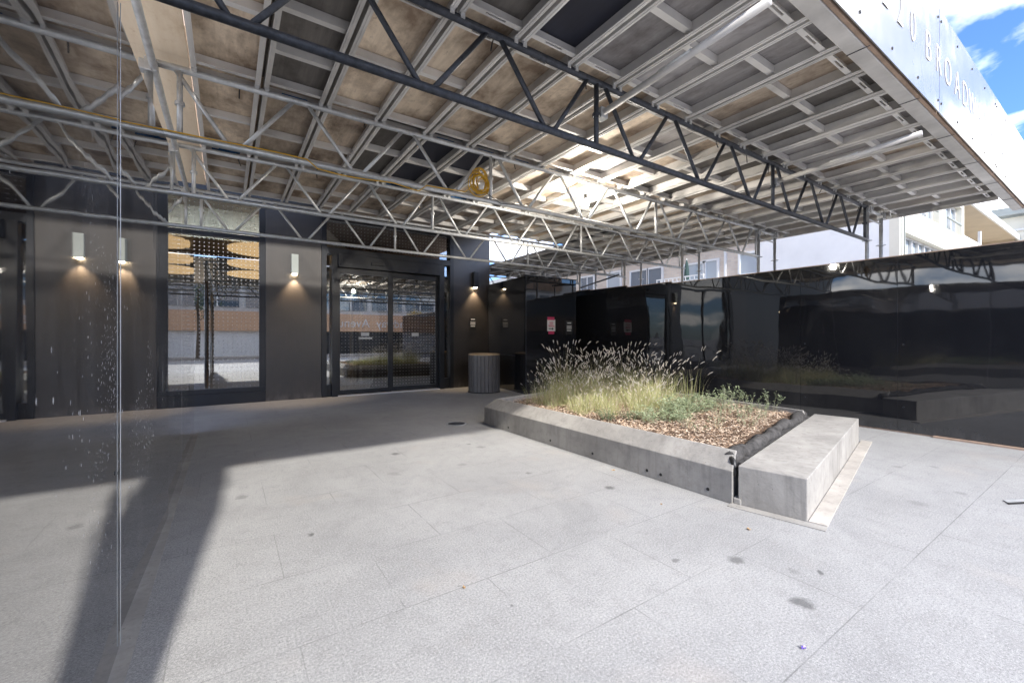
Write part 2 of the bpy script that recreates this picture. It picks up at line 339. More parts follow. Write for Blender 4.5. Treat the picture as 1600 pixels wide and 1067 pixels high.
# ---------------------------------------------------------------- mesh helpers
class MB:
    def __init__(s): s.v = []; s.f = []; s.mi = []; s.cur = 0
    def add(s, vs, fs):
        o = len(s.v); s.v += [tuple(p) for p in vs]; s.f += [tuple(i + o for i in f) for f in fs]; s.mi += [s.cur] * len(fs); return s
    def bx(s, x0, x1, y0, y1, z0, z1, mat=None):
        vs = [(x, y, z) for x in (x0, x1) for y in (y0, y1) for z in (z0, z1)]
        if mat: vs = [mat @ Vector(p) for p in vs]
        return s.add(vs, [(0, 1, 3, 2), (4, 6, 7, 5), (0, 4, 5, 1), (2, 3, 7, 6), (0, 2, 6, 4), (1, 5, 7, 3)])
    def tube(s, pts, r, n=8, cap=True):
        pts = [Vector(p) for p in pts]; rings = []
        rr = r if isinstance(r, (list, tuple)) else [r] * len(pts)
        up = Vector((0, 0, 1)); t0 = (pts[1] - pts[0]).normalized()
        if abs(t0.z) > 0.95: up = Vector((1, 0, 0))
        vs = []
        for i, p in enumerate(pts):
            t = (pts[min(i + 1, len(pts) - 1)] - pts[max(i - 1, 0)]).normalized()
            a = t.cross(up)
            if a.length < 1e-4: a = t.cross(Vector((1, 0, 0)))
            a.normalize(); b = t.cross(a).normalized(); up = -b if False else up
            for k in range(n):
                q = 2 * math.pi * k / n; vs.append(p + (a * math.cos(q) + b * math.sin(q)) * rr[i])
        fs = [(i * n + k, i * n + (k + 1) % n, (i + 1) * n + (k + 1) % n, (i + 1) * n + k) for i in range(len(pts) - 1) for k in range(n)]
        if cap: fs += [tuple(range(n))[::-1], tuple(range((len(pts) - 1) * n, len(pts) * n))]
        return s.add(vs, fs)
    def prism(s, poly, z0, z1):
        n = len(poly); vs = [(*p, z0) for p in poly] + [(*p, z1) for p in poly]
        return s.add(vs, [tuple(range(n))[::-1], tuple(range(n, 2 * n))] + [(i, (i + 1) % n, n + (i + 1) % n, n + i) for i in range(n)])
    def lathe(s, prof, n=32, c=(0, 0, 0)):
        vs = [(c[0] + r * math.cos(2 * math.pi * k / n), c[1] + r * math.sin(2 * math.pi * k / n), c[2] + z) for r, z in prof for k in range(n)]
        return s.add(vs, [(i * n + k, i * n + (k + 1) % n, (i + 1) * n + (k + 1) % n, (i + 1) * n + k) for i in range(len(prof) - 1) for k in range(n)])
    def build(s, name, mat, parent=None, smooth=False, bevel=0, loc=None):
        off = Vector((0, 0, 0)); p = parent
        while p: off += p.location; p = p.parent
        if loc: off += Vector(loc)
        me = bpy.data.meshes.new(name); me.from_pydata([tuple(Vector(q) - off) for q in s.v], [], s.f)
        for m in (mat if isinstance(mat, (list, tuple)) else [mat]): me.materials.append(M[m] if isinstance(m, str) else m)
        me.polygons.foreach_set('material_index', s.mi)
        if smooth: me.polygons.foreach_set('use_smooth', [True] * len(me.polygons))
        me.update()
        o = bpy.data.objects.new(name, me); COL.objects.link(o)
        if parent: o.parent = parent
        if loc: o.location = loc
        if bevel:
            b = o.modifiers.new('bevel', 'BEVEL'); b.width = bevel; b.segments = 2; b.limit_method = 'ANGLE'
        return o
def tag(o, label=None, cat=None, group=None, kind=None):
    if label: o['label'] = label
    if cat: o['category'] = cat
    if group: o['group'] = group
    if kind: o['kind'] = kind
    return o
def empty(name, loc, label, cat, group=None):
    o = bpy.data.objects.new(name, None); COL.objects.link(o); o.location = loc; o.empty_display_size = 0.1
    return tag(o, label, cat, group)
def kids(o): return [c for c in COL.objects if c.parent == o]
def copy_tree(o, parent=None):
    c = o.copy(); COL.objects.link(c)
    if parent: c.parent = parent
    for k in kids(o): copy_tree(k, c)
    return c
def box(name, x0, x1, y0, y1, z0, z1, mat, parent=None, bevel=0): return MB().bx(x0, x1, y0, y1, z0, z1).build(name, mat, parent, bevel=bevel)
ORD = ['first', 'second', 'third', 'fourth', 'fifth', 'sixth', 'seventh', 'eighth', 'ninth', 'tenth', 'eleventh', 'twelfth', 'thirteenth', 'fourteenth', 'fifteenth', 'sixteenth', 'seventeenth', 'eighteenth', 'nineteenth', 'twentieth']

# ================================================================ SETTING
g = MB(); g.add([(-200, -5.6, 0), (200, -5.6, 0), (200, 260, 0), (-200, 260, 0)], [(0, 1, 2, 3)])
tag(g.build('pavement', 'paving'), kind='structure')
g = MB(); g.add([(-200, -200, -0.13), (200, -200, -0.13), (200, -5.6, -0.13), (-200, -5.6, -0.13)], [(0, 1, 2, 3)])
tag(g.build('road', 'asphalt'), kind='structure')
tag(box('kerb', -60, 60, -5.75, -5.6, -0.14, 0.005, 'pale kerb concrete'), kind='structure')
tag(box('far_pavement', -60, 60, -15.0, -12.6, -0.14, 0.0, 'pale kerb concrete'), kind='structure')
g = MB()
for i in range(14): g.bx(-30 + i * 4.5, -28 + i * 4.5, -9.2, -9.08, -0.13, -0.124)
tag(g.build('road_markings', 'white paint'), kind='structure')

# ================================================================ MAIN BUILDING
FY = 9.95
B = empty('building', (2.5, FY, 0), 'dark metal clad entrance building with glazed sliding doors and lit wall lamps', 'building')
def part(name, mb, mat, parent=B, **k): return mb.build(name, mat, parent, **k)
tag(part('pier', MB().bx(.65, 1.70, FY, FY + .6, 0, 4.1), 'brushed brown metal', bevel=.004), 'dark brushed metal pier between window and doors')
part('pier', MB().bx(4.84, 5.93, FY, FY + .6, 0, 4.1), 'brushed brown metal', bevel=.004)
part('pier', MB().bx(-4.2, -2.6, FY, FY + .6, 0, 4.1), 'brushed brown metal')
part('wall', MB().bx(5.83, 5.925, FY + .6, 24, 0, 4.1).bx(-14, -4.2, FY + .02, FY + .6, 0, 4.1), 'black frame metal')
part('overhang', MB().bx(1.72, 5.93, 5.55, 24, 4.1, 13).bx(-14, 1.72, 7.1, 24, 5.42, 13), 'soffit')  # left part raised and set back, shaped to let a sun band in
part('upper_facade', MB().bx(-14, 1.72, FY + .02, FY + .6, 4.1, 5.42), 'black frame metal')
tag(box('sun_blocker_board', -1.5, 5.9, 6.86, 6.90, 3.36, 4.78, 'timber'), 'added unseen board on the canopy deck rear edge shaping the sun band', 'board')  # added out of view to bound the sun band on the facade
# shop window
wf = part('window', MB().bx(-2.6, .65, FY + .02, FY + .16, .22, .31).bx(.54, .65, FY + .02, FY + .16, .31, 4.06).bx(-2.6, -2.5, FY + .02, FY + .16, .31, 4.06)
     .bx(-2.5, .54, FY + .02, FY + .16, 3.24, 3.32).bx(-2.5, .54, FY + .02, FY + .16, 4.0, 4.06).bx(-1.0, -.94, FY + .02, FY + .16, .31, 3.24), 'black frame metal', bevel=.004)
MB().bx(-2.6, .65, FY - .01, FY + .2, 0, .22).build('plinth', 'black frame metal', wf)
MB().bx(-2.5, .54, FY + .08, FY + .086, .31, 3.24).build('pane', 'dotted glass', wf)
MB().bx(-2.5, .54, FY + .08, FY + .086, 3.32, 4.0).build('transom_pane', 'dotted glass', wf)
# door set
ds = part('door_frame', MB().bx(1.70, 1.80, FY - .03, FY + .2, 0, 3.96).bx(4.74, 4.84, FY - .03, FY + .2, 0, 3.96).bx(1.80, 4.74, FY - .03, FY + .2, 3.86, 3.96)
     .bx(1.80, 4.74, FY - .03, FY + .2, 3.12, 3.26).bx(1.90, 2.02, FY - .08, FY + .2, 0, 3.12).bx(4.43, 4.56, FY - .08, FY + .2, 0, 3.12)
     .bx(1.80, 1.90, FY, FY + .2, 0, .26).bx(4.56, 4.74, FY, FY + .2, 0, .26), 'black frame metal', bevel=.004)
MB().bx(1.80, 4.74, FY + .08, FY + .086, 3.26, 3.86).build('transom_pane', 'dotted glass', ds)
MB().bx(1.80, 1.90, FY + .08, FY + .086, .26, 3.12).build('side_pane', 'clear glass', ds)
MB().bx(4.56, 4.74, FY + .08, FY + .086, .26, 3.12).build('side_pane', 'clear glass', ds)
MB().bx(2.02, 4.43, FY - .13, FY + .16, 2.84, 3.12).build('door_header', 'black frame metal', ds, bevel=.006)
MB().bx(2.72, 3.02, FY - .17, FY - .13, 2.93, 3.0).build('motion_sensor', 'black plastic', ds, bevel=.008)
MB().bx(2.02, 4.43, FY - .1, FY + .14, 0, .02).build('threshold', 'aluminium', ds)
for (x0, x1, y, gx0, gx1) in ((2.02, 3.22, FY - .04, 2.07, 3.14), (3.20, 4.43, FY + .03, 3.28, 4.37)):
    lf = part('sliding_door', MB().bx(x0, gx0, y, y + .05, .03, 2.83).bx(gx1, x1, y, y + .05, .03, 2.83).bx(gx0, gx1, y, y + .05, .03, .13).bx(gx0, gx1, y, y + .05, 2.71, 2.83), 'black frame metal', bevel=.003)
    MB().bx(gx0, gx1, y + .022, y + .028, .13, 2.71).build('pane', 'dotted glass', lf)
    st = MB(); cx = (gx0 + gx1) / 2
    st.bx(cx - .08, cx + .1, y + .017, y + .0205, 1.33, 1.41)
    if x0 < 3: st.bx(cx - .13, cx + .17, y + .017, y + .0205, 1.26, 1.30)
    st.build('sticker', 'pale render', lf)
# lobby behind the glass
LB = empty('lobby_interior', (2, 12, 0), 'dim lobby seen through the entrance glass with dark walls and pale ceiling', 'lobby')
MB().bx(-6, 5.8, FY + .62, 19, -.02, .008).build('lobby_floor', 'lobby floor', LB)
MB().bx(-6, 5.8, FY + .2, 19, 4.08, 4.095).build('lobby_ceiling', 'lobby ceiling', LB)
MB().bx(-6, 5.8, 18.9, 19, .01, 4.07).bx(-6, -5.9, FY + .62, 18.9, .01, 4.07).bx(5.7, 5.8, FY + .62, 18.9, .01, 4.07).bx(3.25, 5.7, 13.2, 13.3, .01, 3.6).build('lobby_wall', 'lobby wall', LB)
MB().bx(1.75, 5.0, FY + .2, FY + 1.9, .008, .016).build('door_mat', 'mat beige', LB)
MB().bx(2.75, 2.83, 11.9, 11.98, .01, 3.6).bx(3.0, 3.05, 11.9, 11.95, .01, 3.6).bx(2.0, 2.06, 11.9, 11.96, .01, 3.6).bx(2.06, 2.75, 11.9, 11.95, 2.5, 2.6).build('partition_frame', 'aluminium', LB)
MB().bx(1.1, 1.7, 13.0, 13.5, .01, 4.07).build('column', 'pale render', LB)
ch = empty('lobby_chair', (3.35, 12.6, 0), 'small black lobby chair seen behind the left sliding door', 'chair')
MB().bx(3.12, 3.58, 12.4, 12.86, .40, .47).build('seat', 'chair black', ch, bevel=.02)
MB().bx(3.12, 3.58, 12.8, 12.87, .47, .92).build('backrest', 'chair black', ch, bevel=.02)
for x in (3.14, 3.54):
    for y in (12.42, 12.82): MB().bx(x, x + .03, y, y + .03, .01, .40).build('leg', 'chair black', ch)
for i, y in enumerate((11.4, 13.7, 16.0)):
    L = MB(); n = 40; L.prism([(.85 + .85 * math.cos(2 * math.pi * k / n), y + .85 * math.sin(2 * math.pi * k / n)) for k in range(n)], 3.27, 3.33)
    e = empty('disc_lamp', (.85, y, 3.27), 'round orange disc lamp behind the shop window, ' + ('nearest the glass and largest', 'the middle one of three', 'farthest from the glass and lowest')[i], 'lamp', 'orange disc lamps in the lobby')
    L.build('shade', 'orange disc glow', e)
    MB().tube([(.85, y, 3.33), (.85, y, 4.08)], .008, 6).build('cord', 'black plastic', e)
sl = empty('added_fill_strip', (.2, 10.9, 3.43), 'added fill strip lamp hidden behind the frame bar below the upper pane', 'lamp')  # added lamp, hidden behind the frame bar to brighten the upper panes
MB().bx(-2, 1.6, 10.87, 10.91, 3.452, 3.475).build('diffuser', 'white strip glow', sl)
MB().bx(-2.02, 1.62, 10.86, 10.92, 3.43, 3.451).build('housing', 'white paint', sl)
MB().bx(-4, 1.6, 11.2, 11.25, 3.42, 4.07).build('added_bulkhead', 'white paint', LB)  # added panel, catches the fill strip so the upper pane looks bright
MB().bx(1.75, 5.2, 11.2, 11.25, 3.5, 4.07).build('added_bulkhead', 'weathered aluminium', LB)  # added grey panel, sets the tone behind the door transom
# wall lamps
def sconce(x, label):
    e = empty('wall_lamp', (x, FY, 2.6), label, 'wall lamp', 'box wall lamps on the entrance piers')
    MB().bx(x - .065, x + .065, FY - .13, FY - .012, 2.62, 3.02).build('housing', 'roof felt' if x < 3 else 'black frame metal', e, bevel=.004)  # left housing paler, with the sun band painted into its colour
    MB().bx(x - .045, x + .045, FY - .012, FY - .001, 2.68, 2.96).build('back_plate', 'black plastic', e)
    MB().lathe([(.0005, 0), (.045, 0), (.05, .012), (.05, .022)], 20, (x, FY - .07, 2.598)).build('lens', 'sconce glow', e)
    l = bpy.data.lights.new('lamp_light', 'SPOT'); l.energy = 38; l.color = (1, .74, .47); l.spot_size = R(84); l.spot_blend = .8; l.shadow_soft_size = .03
    o = bpy.data.objects.new('lamp_light', l); COL.objects.link(o); o.parent = e; o.location = (0, -.10, -.012); o.rotation_euler = (R(10), 0, 0)
sconce(1.17, 'box wall lamp painted sunlit on the pier between the shop window and the doors')
sconce(5.45, 'black box wall lamp on the pier above the waste bin')
# plaques
def plaque(loc, ang, label, pink=False):
    e = empty('wall_sign', loc, label, 'sign'); e.rotation_euler = (0, 0, ang)
    def q(name, x0, x1, z0, z1, d, m):
        o = MB().bx(x0, x1, -d, 0, z0, z1).build(name, m); o.parent = e; return o
    if not pink:
        q('plate', -.1, .1, -.17, .17, .012, 'plaque face')
        t = MB()
        for z, w_ in ((.115, .06), (.035, .075), (-.01, .078), (-.065, .07)):
            x = -w_
            while x < w_ - .01:
                l = min(random.choice((.018, .03, .024)), w_ - x); t.bx(x, x + l - .005, -.016, -.0125, z - .014, z + .014); x += l
        o = t.build('lettering', 'white paint'); o.parent = e
    else:
        q('plate', -.12, .12, -.13, .14, .004, 'white paint')
        q('heading_strip', -.115, .09, .13, .2, .007, 'pink print'); q('footer_strip', -.085, .085, -.2, -.13, .007, 'pink print')
        t = MB()
        for z, x0, x1 in ((.075, -.06, .05), (.045, -.05, .05), (.005, -.09, .07), (-.02, -.08, .09)):
            x = x0
            while x < x1: t.bx(x, x + .014, -.009, -.0045, z - .008, z + .008); x += .02
        o = t.build('lettering', 'pink print'); o.parent = e
        t = MB().bx(-.08, .02, -.009, -.0045, -.085, -.065)
        t.add([(.02, -.007, -.105), (.075, -.007, -.075), (.02, -.007, -.045)], [(0, 1, 2)])
        o = t.build('arrow', 'print black'); o.parent = e
plaque((5.41, FY - .001, 1.66), 0, 'small black plaque with white lines on the pier above the waste bin')
plaque((6.88, 7.799, 1.53), 0, 'small black plaque with white lines beside the pink notice')
plaque((6.33, 7.799, 1.575), 0, 'pink and white paper notice with an arrow on the black hoarding box', True)

# ================================================================ WASTE BIN
bn = empty('waste_bin', (5.12, 8.85, 0), 'round grey slatted waste bin with tan inner rim beside the pier', 'bin')
r = .375
MB().lathe([(r - .03, .03), (r - .03, .88)], 40, (5.12, 8.85, 0)).build('inner_shell', 'black plastic', bn, smooth=True)
for k in range(26):
    a_ = 2 * math.pi * k / 26; mt = Matrix.Translation((5.12, 8.85, 0)) @ Matrix.Rotation(a_, 4, 'Z')
    MB().bx(r - .022, r, -.041, .041, .02, .88, mt).build('slat', 'grey bin slat', bn, bevel=.004)
MB().lathe([(r + .004, .875), (r + .006, .9), (r - .005, .91), (r - .03, .905), (r - .03, .875)], 40, (5.12, 8.85, 0)).build('rim', 'tan liner', bn, smooth=True)
MB().lathe([(.001, .02), (r - .05, .02), (r - .02, .0), (r + .01, .0), (r + .01, .02)], 40, (5.12, 8.85, 0)).build('base_ring', 'black plastic', bn)
MB().lathe([(r - .035, .9), (r - .04, .45), (.001, .42)], 32, (5.12, 8.85, 0)).build('liner', 'tan liner', bn, smooth=True)

# ================================================================ HOARDINGS
LX = -.37
lh = empty('hoarding', (LX, 4, 0), 'dusty glossy black hoarding wall close on the left, mirroring the entrance', 'hoarding')
seams = [.60, 1.10, 2.38, 3.95, 5.25, 6.35, 7.15]; tilt = [0, -.4, 1.5, .3, .6, .1]
for i in range(6):
    y0, y1 = seams[i] + .002, seams[i + 1] - .002
    yc, t = (y0 + y1) / 2, R(tilt[i])
    h = (y1 - y0) / 2; mt = Matrix.Translation((LX - math.sin(t) * h * .2, yc, 0)) @ Matrix.Rotation(-t, 4, 'Z')
    MB().bx(-.014, 0, -h, h, .012, 2.70, mt).build('panel', 'dusty black gloss', lh)
    MB().tube([(LX + .0005, y1 - .05, .75), (LX + .003, y1 - .05, .75)], .008, 8).build('screw', 'black plastic', lh)
MB().tube([(LX + .001, 2.38, .02), (LX + .001, 2.38, 2.69)], .0016, 6).build('joint_strip', 'galvanised steel', lh)
for y in seams[3:6]: MB().bx(LX - .001, LX + .003, y - .002, y + .002, .02, 2.69).build('joint_strip', 'galvanised steel', lh)
g = MB()
for y in [.65 + .6 * i for i in range(11)]: g.bx(LX - .11, LX - .04, y, y + .04, 0, 2.66)
g.bx(LX - .11, LX - .04, .6, 7.1, 2.66, 2.70); g.build('timber_frame', 'timber', lh)
tag(box('concrete_strip', LX - .12, LX + .048, .5, 7.4, -.02, .004, 'cast concrete'), kind='structure')

rh = empty('hoarding', (7.65, 4, 0), 'long glossy black hoarding wall behind the planter and bench on the right', 'hoarding')
ys = [-1.75, -.53, .69, 1.91, 3.10, 4.30, 5.49, 6.68, 7.87, 9.1, 10.3]
tops = [2.41, 2.41, 2.41, 2.41, 2.41, 2.41, 2.445, 2.485, 2.51, 2.51]
for i in range(10):
    mt = Matrix.Translation((7.65, (ys[i] + ys[i + 1]) / 2, 0)) @ Matrix.Rotation(R([.0, .1, -.15, .1, -.1, .15, -.1, .1, 0, 0][i]), 4, 'Z'); h = (ys[i + 1] - ys[i]) / 2 - .003
    MB().bx(0, .014, -h - .0015, h + .0015, .02, tops[i], mt).build('panel', 'black gloss', rh)
    if i: MB().bx(7.655, 7.66, ys[i] - .02, ys[i] + .02, .03, tops[i] - .01).build('joint_backing', 'black plastic', rh)
    MB().bx(-.004, .018, -h, h, tops[i], tops[i] + .012, mt).build('cap_strip', 'timber', rh)
    for z in (.35, 1.2, 2.1): MB().tube([(7.647, ys[i + 1] - .06, z), (7.652, ys[i + 1] - .06, z)], .009, 8).build('screw', 'dark steel', rh)
MB().bx(7.66, 7.72, -1.7, 10.3, .0, .06).bx(7.60, 7.66, .55, 1.55, .0, .022).build('timber_sill', 'timber', rh)
g = MB()
for i in range(20): g.bx(7.67, 7.74, -1.7 + .61 * i, -1.66 + .61 * i, .06, 2.36)
g.build('timber_frame', 'timber', rh)

bh = empty('hoarding', (6.3, 8.8, 0), 'tall glossy black boxed hoarding beside the waste bin carrying the pink notice', 'hoarding')
MB().add([(5.60, 7.8, .01), (5.88, 9.93, .01), (5.88, 9.93, 2.72), (5.60, 7.8, 2.69), (5.62, 7.8, .01), (5.90, 9.93, .01), (5.90, 9.93, 2.72), (5.62, 7.8, 2.69)],
         [(0, 3, 2, 1), (4, 5, 6, 7), (0, 1, 5, 4), (3, 7, 6, 2), (1, 2, 6, 5)]).build('panel', 'black gloss', bh)
MB().bx(5.60, 7.11, 7.80, 7.815, .01, 2.69).build('panel', 'black gloss', bh)
MB().bx(7.095, 7.11, 7.815, 9.6, .01, 2.69).build('panel', 'black gloss', bh)
MB().bx(5.592, 5.604, 7.796, 7.80, .01, 2.69).build('corner_trim', 'dark steel', bh)
MB().bx(5.58, 7.13, 7.79, 7.83, 2.69, 2.71).build('cap_strip', 'dark steel', bh)
g = MB()
for t in (0, 1): pass
MB().add([(5.655, 8.3, .86), (5.87, 9.9, .86), (5.87, 9.9, .872), (5.655, 8.3, .872)], [(0, 1, 2, 3)]).build('joint_line', 'dark steel', bh)

# ================================================================ CANOPY
ROWS = [1.14, 2.30, 3.84, 5.36, 6.90]
X0, PITCH, NC = -.23, .455, 20
ZR = 3.236
ENDMESH = {}
def deck_meshes(L, bars, kind):
    key = (round(L, 2), bars)
    if key not in ENDMESH:
        a = MB()
        def rail(sx):
            m = MB(); x = sx * (PITCH / 2 - .013)
            xi = x - sx * .006
            m.bx(min(x, xi), max(x, xi), 0, L, ZR, ZR + .092)
            xi = x - sx * .034; m.bx(min(x - sx * .006, xi), max(x - sx * .006, xi), 0, L, ZR + .0005, ZR + .007)
            xi2 = x - sx * .022; m.bx(min(x - sx * .016, xi2), max(x - sx * .016, xi2), 0, L, ZR - .004, ZR + .001)
            return m
        w2 = PITCH / 2 - .020
        def endbar(y):
            m = MB()
            m.bx(-w2, w2, y, y + .006, ZR + .012, ZR + .085)
            m.bx(-w2, -.07, y - .03, y, ZR + .012, ZR + .018).bx(.07, w2, y - .03, y, ZR + .012, ZR + .018)
            m.bx(-.07, .07, y - .03, y - .022, ZR + .012, ZR + .018).bx(-.07, .07, y - .007, y, ZR + .012, ZR + .018)
            return m
        ENDMESH[key] = dict(rails=(rail(-1), rail(1)), ends=(endbar(.10), endbar(L - .07)),
            bars=[MB().bx(-w2, w2, y, y + .012, ZR + .03, ZR + .088).bx(-w2, w2, y + .012, y + .045, ZR + .03, ZR + .036) for y in bars],
            board=MB().bx(-PITCH / 2 + .0005, PITCH / 2 - .0005, .001, L + .006, ZR + .0925, ZR + .1025))
        d = {}
        for k, v in list(ENDMESH[key].items()):
            lst = v if isinstance(v, (tuple, list)) else [v]
            res = []
            for mb in lst:
                me = bpy.data.meshes.new(k); me.from_pydata(mb.v, [], mb.f); me.update(); me.materials.append(M['aluminium']); res.append(me)
            d[k] = res
        ENDMESH[key] = d
    return ENDMESH[key]
KN = {'tan plywood': 'tan stained plywood', 'brown plywood': 'brown stained plywood', 'grey plywood': 'weathered grey plywood', 'dark plywood': 'dark faced plywood', 'navy board': 'blue black boarding', 'new plywood': 'clean pale plywood'}
BAY = ['front bay', 'bay behind first truss', 'bay behind second truss', 'bay behind third truss', 'bay behind hoarding box', 'last far bay', 'last far bay']
tie_pts = MB
def slotmat(o, m):
    o.material_slots[0].link = 'OBJECT'; o.material_slots[0].material = M[m]
TIE = MB().tube([(0, 0, 0), (.004, -.012, .02), (0, -.02, .0), (-.004, -.018, -.03), (.004, -.012, -.075)], .005, 5).build('wire_tie', 'black plastic')
COL.objects.unlink(TIE)
BLUE = MB().bx(-.11, .09, -.002, 0, 0, .022).bx(-.05, .14, -.002, 0, .008, .03).build('paint_mark', 'blue paint')
COL.objects.unlink(BLUE)
CLIP = MB().bx(-.014, .014, -.03, .034, -.032, .012).tube([(-.02, 0, -.02), (.02, 0, -.02)], .012, 6).build('end_hook', 'galvanised steel')
COL.objects.unlink(CLIP)
def deck(col, row, y0, L, kind, ci):
    bars = random.choice([(L * .5,), (L * .5,), (L * .36, L * .66), (L * .45,), (L * .6,)]) if row else random.choice([(L * .42,), (L * .55,), (L * .35,), (L * .5,)])
    dm = deck_meshes(L, bars, kind)
    x = X0 + PITCH * (col + .5)
    e = empty('deck_panel', (x, y0, 0), f'{KN[kind]} deck panel, {ORD[ci]} from left wall in {BAY[row]}' if row < 4 else f'{KN[kind]} deck panel, {ORD[ci]} from building in {BAY[row]}', 'deck panel', 'scaffold deck panels of the canopy')
    met = 'aluminium' if random.random() < .6 else 'weathered aluminium'
    for nm, k in (('side_rail', 'rails'), ('end_bar', 'ends'), ('cross_bar', 'bars'), ('board', 'board')):
        for me in dm[k]:
            o = bpy.data.objects.new(nm, me); COL.objects.link(o); o.parent = e; slotmat(o, kind if nm == 'board' else met)
    for sx in ((-1, 1) if row else ()):
        t = CLIP.copy(); COL.objects.link(t); t.parent = e; t.location = (sx * (PITCH / 2 - .035), -.004, ZR)
    if random.random() < .55 and row > 0:
        t = TIE.copy(); COL.objects.link(t); t.parent = e; t.location = (random.uniform(-.1, .12), .08, ZR + .012); t.rotation_euler = (random.uniform(-.3, .3), random.uniform(-.3, .3), random.uniform(-2, 2)); t.scale = (1, 1, random.uniform(.7, 1.4))
    if random.random() < .4 and row > 0 and col < 9:
        t = BLUE.copy(); COL.objects.link(t); t.parent = e; t.location = (random.uniform(-.06, .05), .097, ZR + .03)
    return e
fixed = {(0, 4): 'navy board', (1, 1): 'dark plywood', (2, 4): 'navy board', (2, 5): 'navy board', (0, 1): 'brown plywood', (1, 0): 'tan plywood', (2, 0): 'tan plywood', (1, 2): 'tan plywood', (1, 3): 'tan plywood', (0, 3): 'dark plywood', (2, 1): 'brown plywood', (2, 2): 'brown plywood', (0, 0): 'brown plywood', (0, 2): 'grey plywood', (1, 5): 'tan plywood', (1, 6): 'tan plywood', (3, 1): 'tan plywood', (3, 3): 'brown plywood'}
for row in range(4):
    for c_ in range(NC):
        y0 = ROWS[row]; L = ROWS[row + 1] - y0 - .008
        if (row, c_) in fixed: kd = fixed[(row, c_)]
        elif row == 0: kd = random.choices(['grey plywood', 'dark plywood', 'brown plywood', 'navy board'], [7, 2, 3, .3])[0]
        elif c_ < 6: kd = random.choices(['tan plywood', 'brown plywood', 'dark plywood'], [6, 3, 1])[0]
        else: kd = random.choices(['tan plywood', 'brown plywood', 'grey plywood', 'dark plywood', 'navy board'], [3, 4, 3, 1.5, .8])[0]
        deck(c_, row, y0 + .004, L, kd, c_)
for i, y0 in enumerate((6.90, 8.44, 9.98)):
    for c_ in range(14, NC): deck(c_, min(4 + i, 6), y0 + .004, 1.53, random.choice(['brown plywood', 'grey plywood', 'tan plywood']), c_ - 14 + (6 if i == 2 else 0))
# filler strip of new plywood along left wall, widened unseen to block sun
for y0, y1, nm in ((.9, 3.838, 'nearest the camera'), (3.84, 5.358, 'beyond the second truss'), (5.36, 6.90, 'beyond the third truss')):
    tag(box('filler_board', -1.9, -.2305, y0, y1, 3.30, 3.318, 'new plywood'), 'clean pale plywood filler board over the left hoarding, ' + nm, 'board', 'pale filler boards along the left wall')

# trusses
def truss(y, xa, xb, mat, label, verts):
    e = empty('lattice_truss', ((xa + xb) / 2, y, 2.73), label, 'truss', 'lattice trusses under the canopy')
    zt, zb = 3.21, 2.73
    MB().tube([(xa, y, zt), (xb, y, zt)], .0245, 12).build('top_chord', mat, e, smooth=True)
    MB().tube([(xa, y, zb), (xb + .03, y, zb)], .0245, 12).build('bottom_chord', mat, e, smooth=True)
    k = -1
    while True:
        xt = -.4 + .9 * k; k += 1
        if xt > xb: break
        near = any(abs(xt - v) < .15 for v in verts); d = .09 if near else .05
        for x1, x2 in ((xt + d, xt + .45 - .04), (xt + .9 - (.09 if any(abs(xt + .9 - v) < .15 for v in verts) else .05), xt + .45 + .04)):
            if min(x1, x2) > xa and max(x1, x2) < xb: MB().tube([(x1, y, zt - .005), (x2, y, zb + .005)], .0165, 8).build('diagonal_brace', mat, e, smooth=True)
    for v in verts:
        if xa - .01 <= v <= xb + .01:
            MB().tube([(v, y, zt), (v, y, zb)], .0185, 10).build('upright', mat, e, smooth=True)
            MB().tube([(v, y, 2.95), (v, y, 2.975)], .03, 8).build('collar', mat, e)
    return e
VV = [-.28, 2.30, 5.0, 7.74]
tn = ['dark lattice truss nearest the camera crossing the whole canopy', 'galvanised truss carrying the yellow cable, second from the camera', 'galvanised truss just behind the cable one, third from the camera', 'galvanised truss in front of the entrance doors, farthest full width one']
for y, l, m in zip(ROWS[1:], tn, ('dark steel', 'galvanised steel', 'galvanised steel', 'galvanised steel')): truss(y, -.42, 7.78, m, l, VV)
truss(8.44, 6.0, 7.78, 'galvanised steel', 'short galvanised truss above the hoarding box, nearer one', VV)
truss(9.98, 6.0, 7.78, 'galvanised steel', 'short galvanised truss past the building corner, farther one', VV)
truss(11.5, 6.0, 7.78, 'galvanised steel', 'short galvanised truss at the far end of the canopy', VV)
# posts
def post(x, y, label):
    e = empty('scaffold_post', (x, y, 0), label, 'post', 'scaffold posts holding the canopy')
    MB().tube([(x, y, .03), (x, y, 3.23)], .0245, 12).build('tube', 'galvanised steel', e, smooth=True)
    MB().bx(x - .07, x + .07, y - .07, y + .07, 0, .01).tube([(x, y, 0), (x, y, .2)], .017, 8).build('base_plate', 'galvanised steel', e)
    for z in (.72, 1.72, 2.72):
        MB().lathe([(.024, -.004), (.062, -.004), (.062, .004), (.024, .004)], 12, (x, y, z)).build('rosette', 'galvanised steel', e)
    MB().bx(x - .05, x + .05, y - .04, y + .04, 3.13, 3.2).bx(x - .02, x + .02, y - .055, y - .04, 3.12, 3.21).build('coupler', 'galvanised steel', e, bevel=.006)
    return e
ty = ROWS[1:] + [8.44, 9.98, 11.5]
tw = ['first', 'second', 'third', 'fourth', 'fifth', 'sixth', 'seventh']
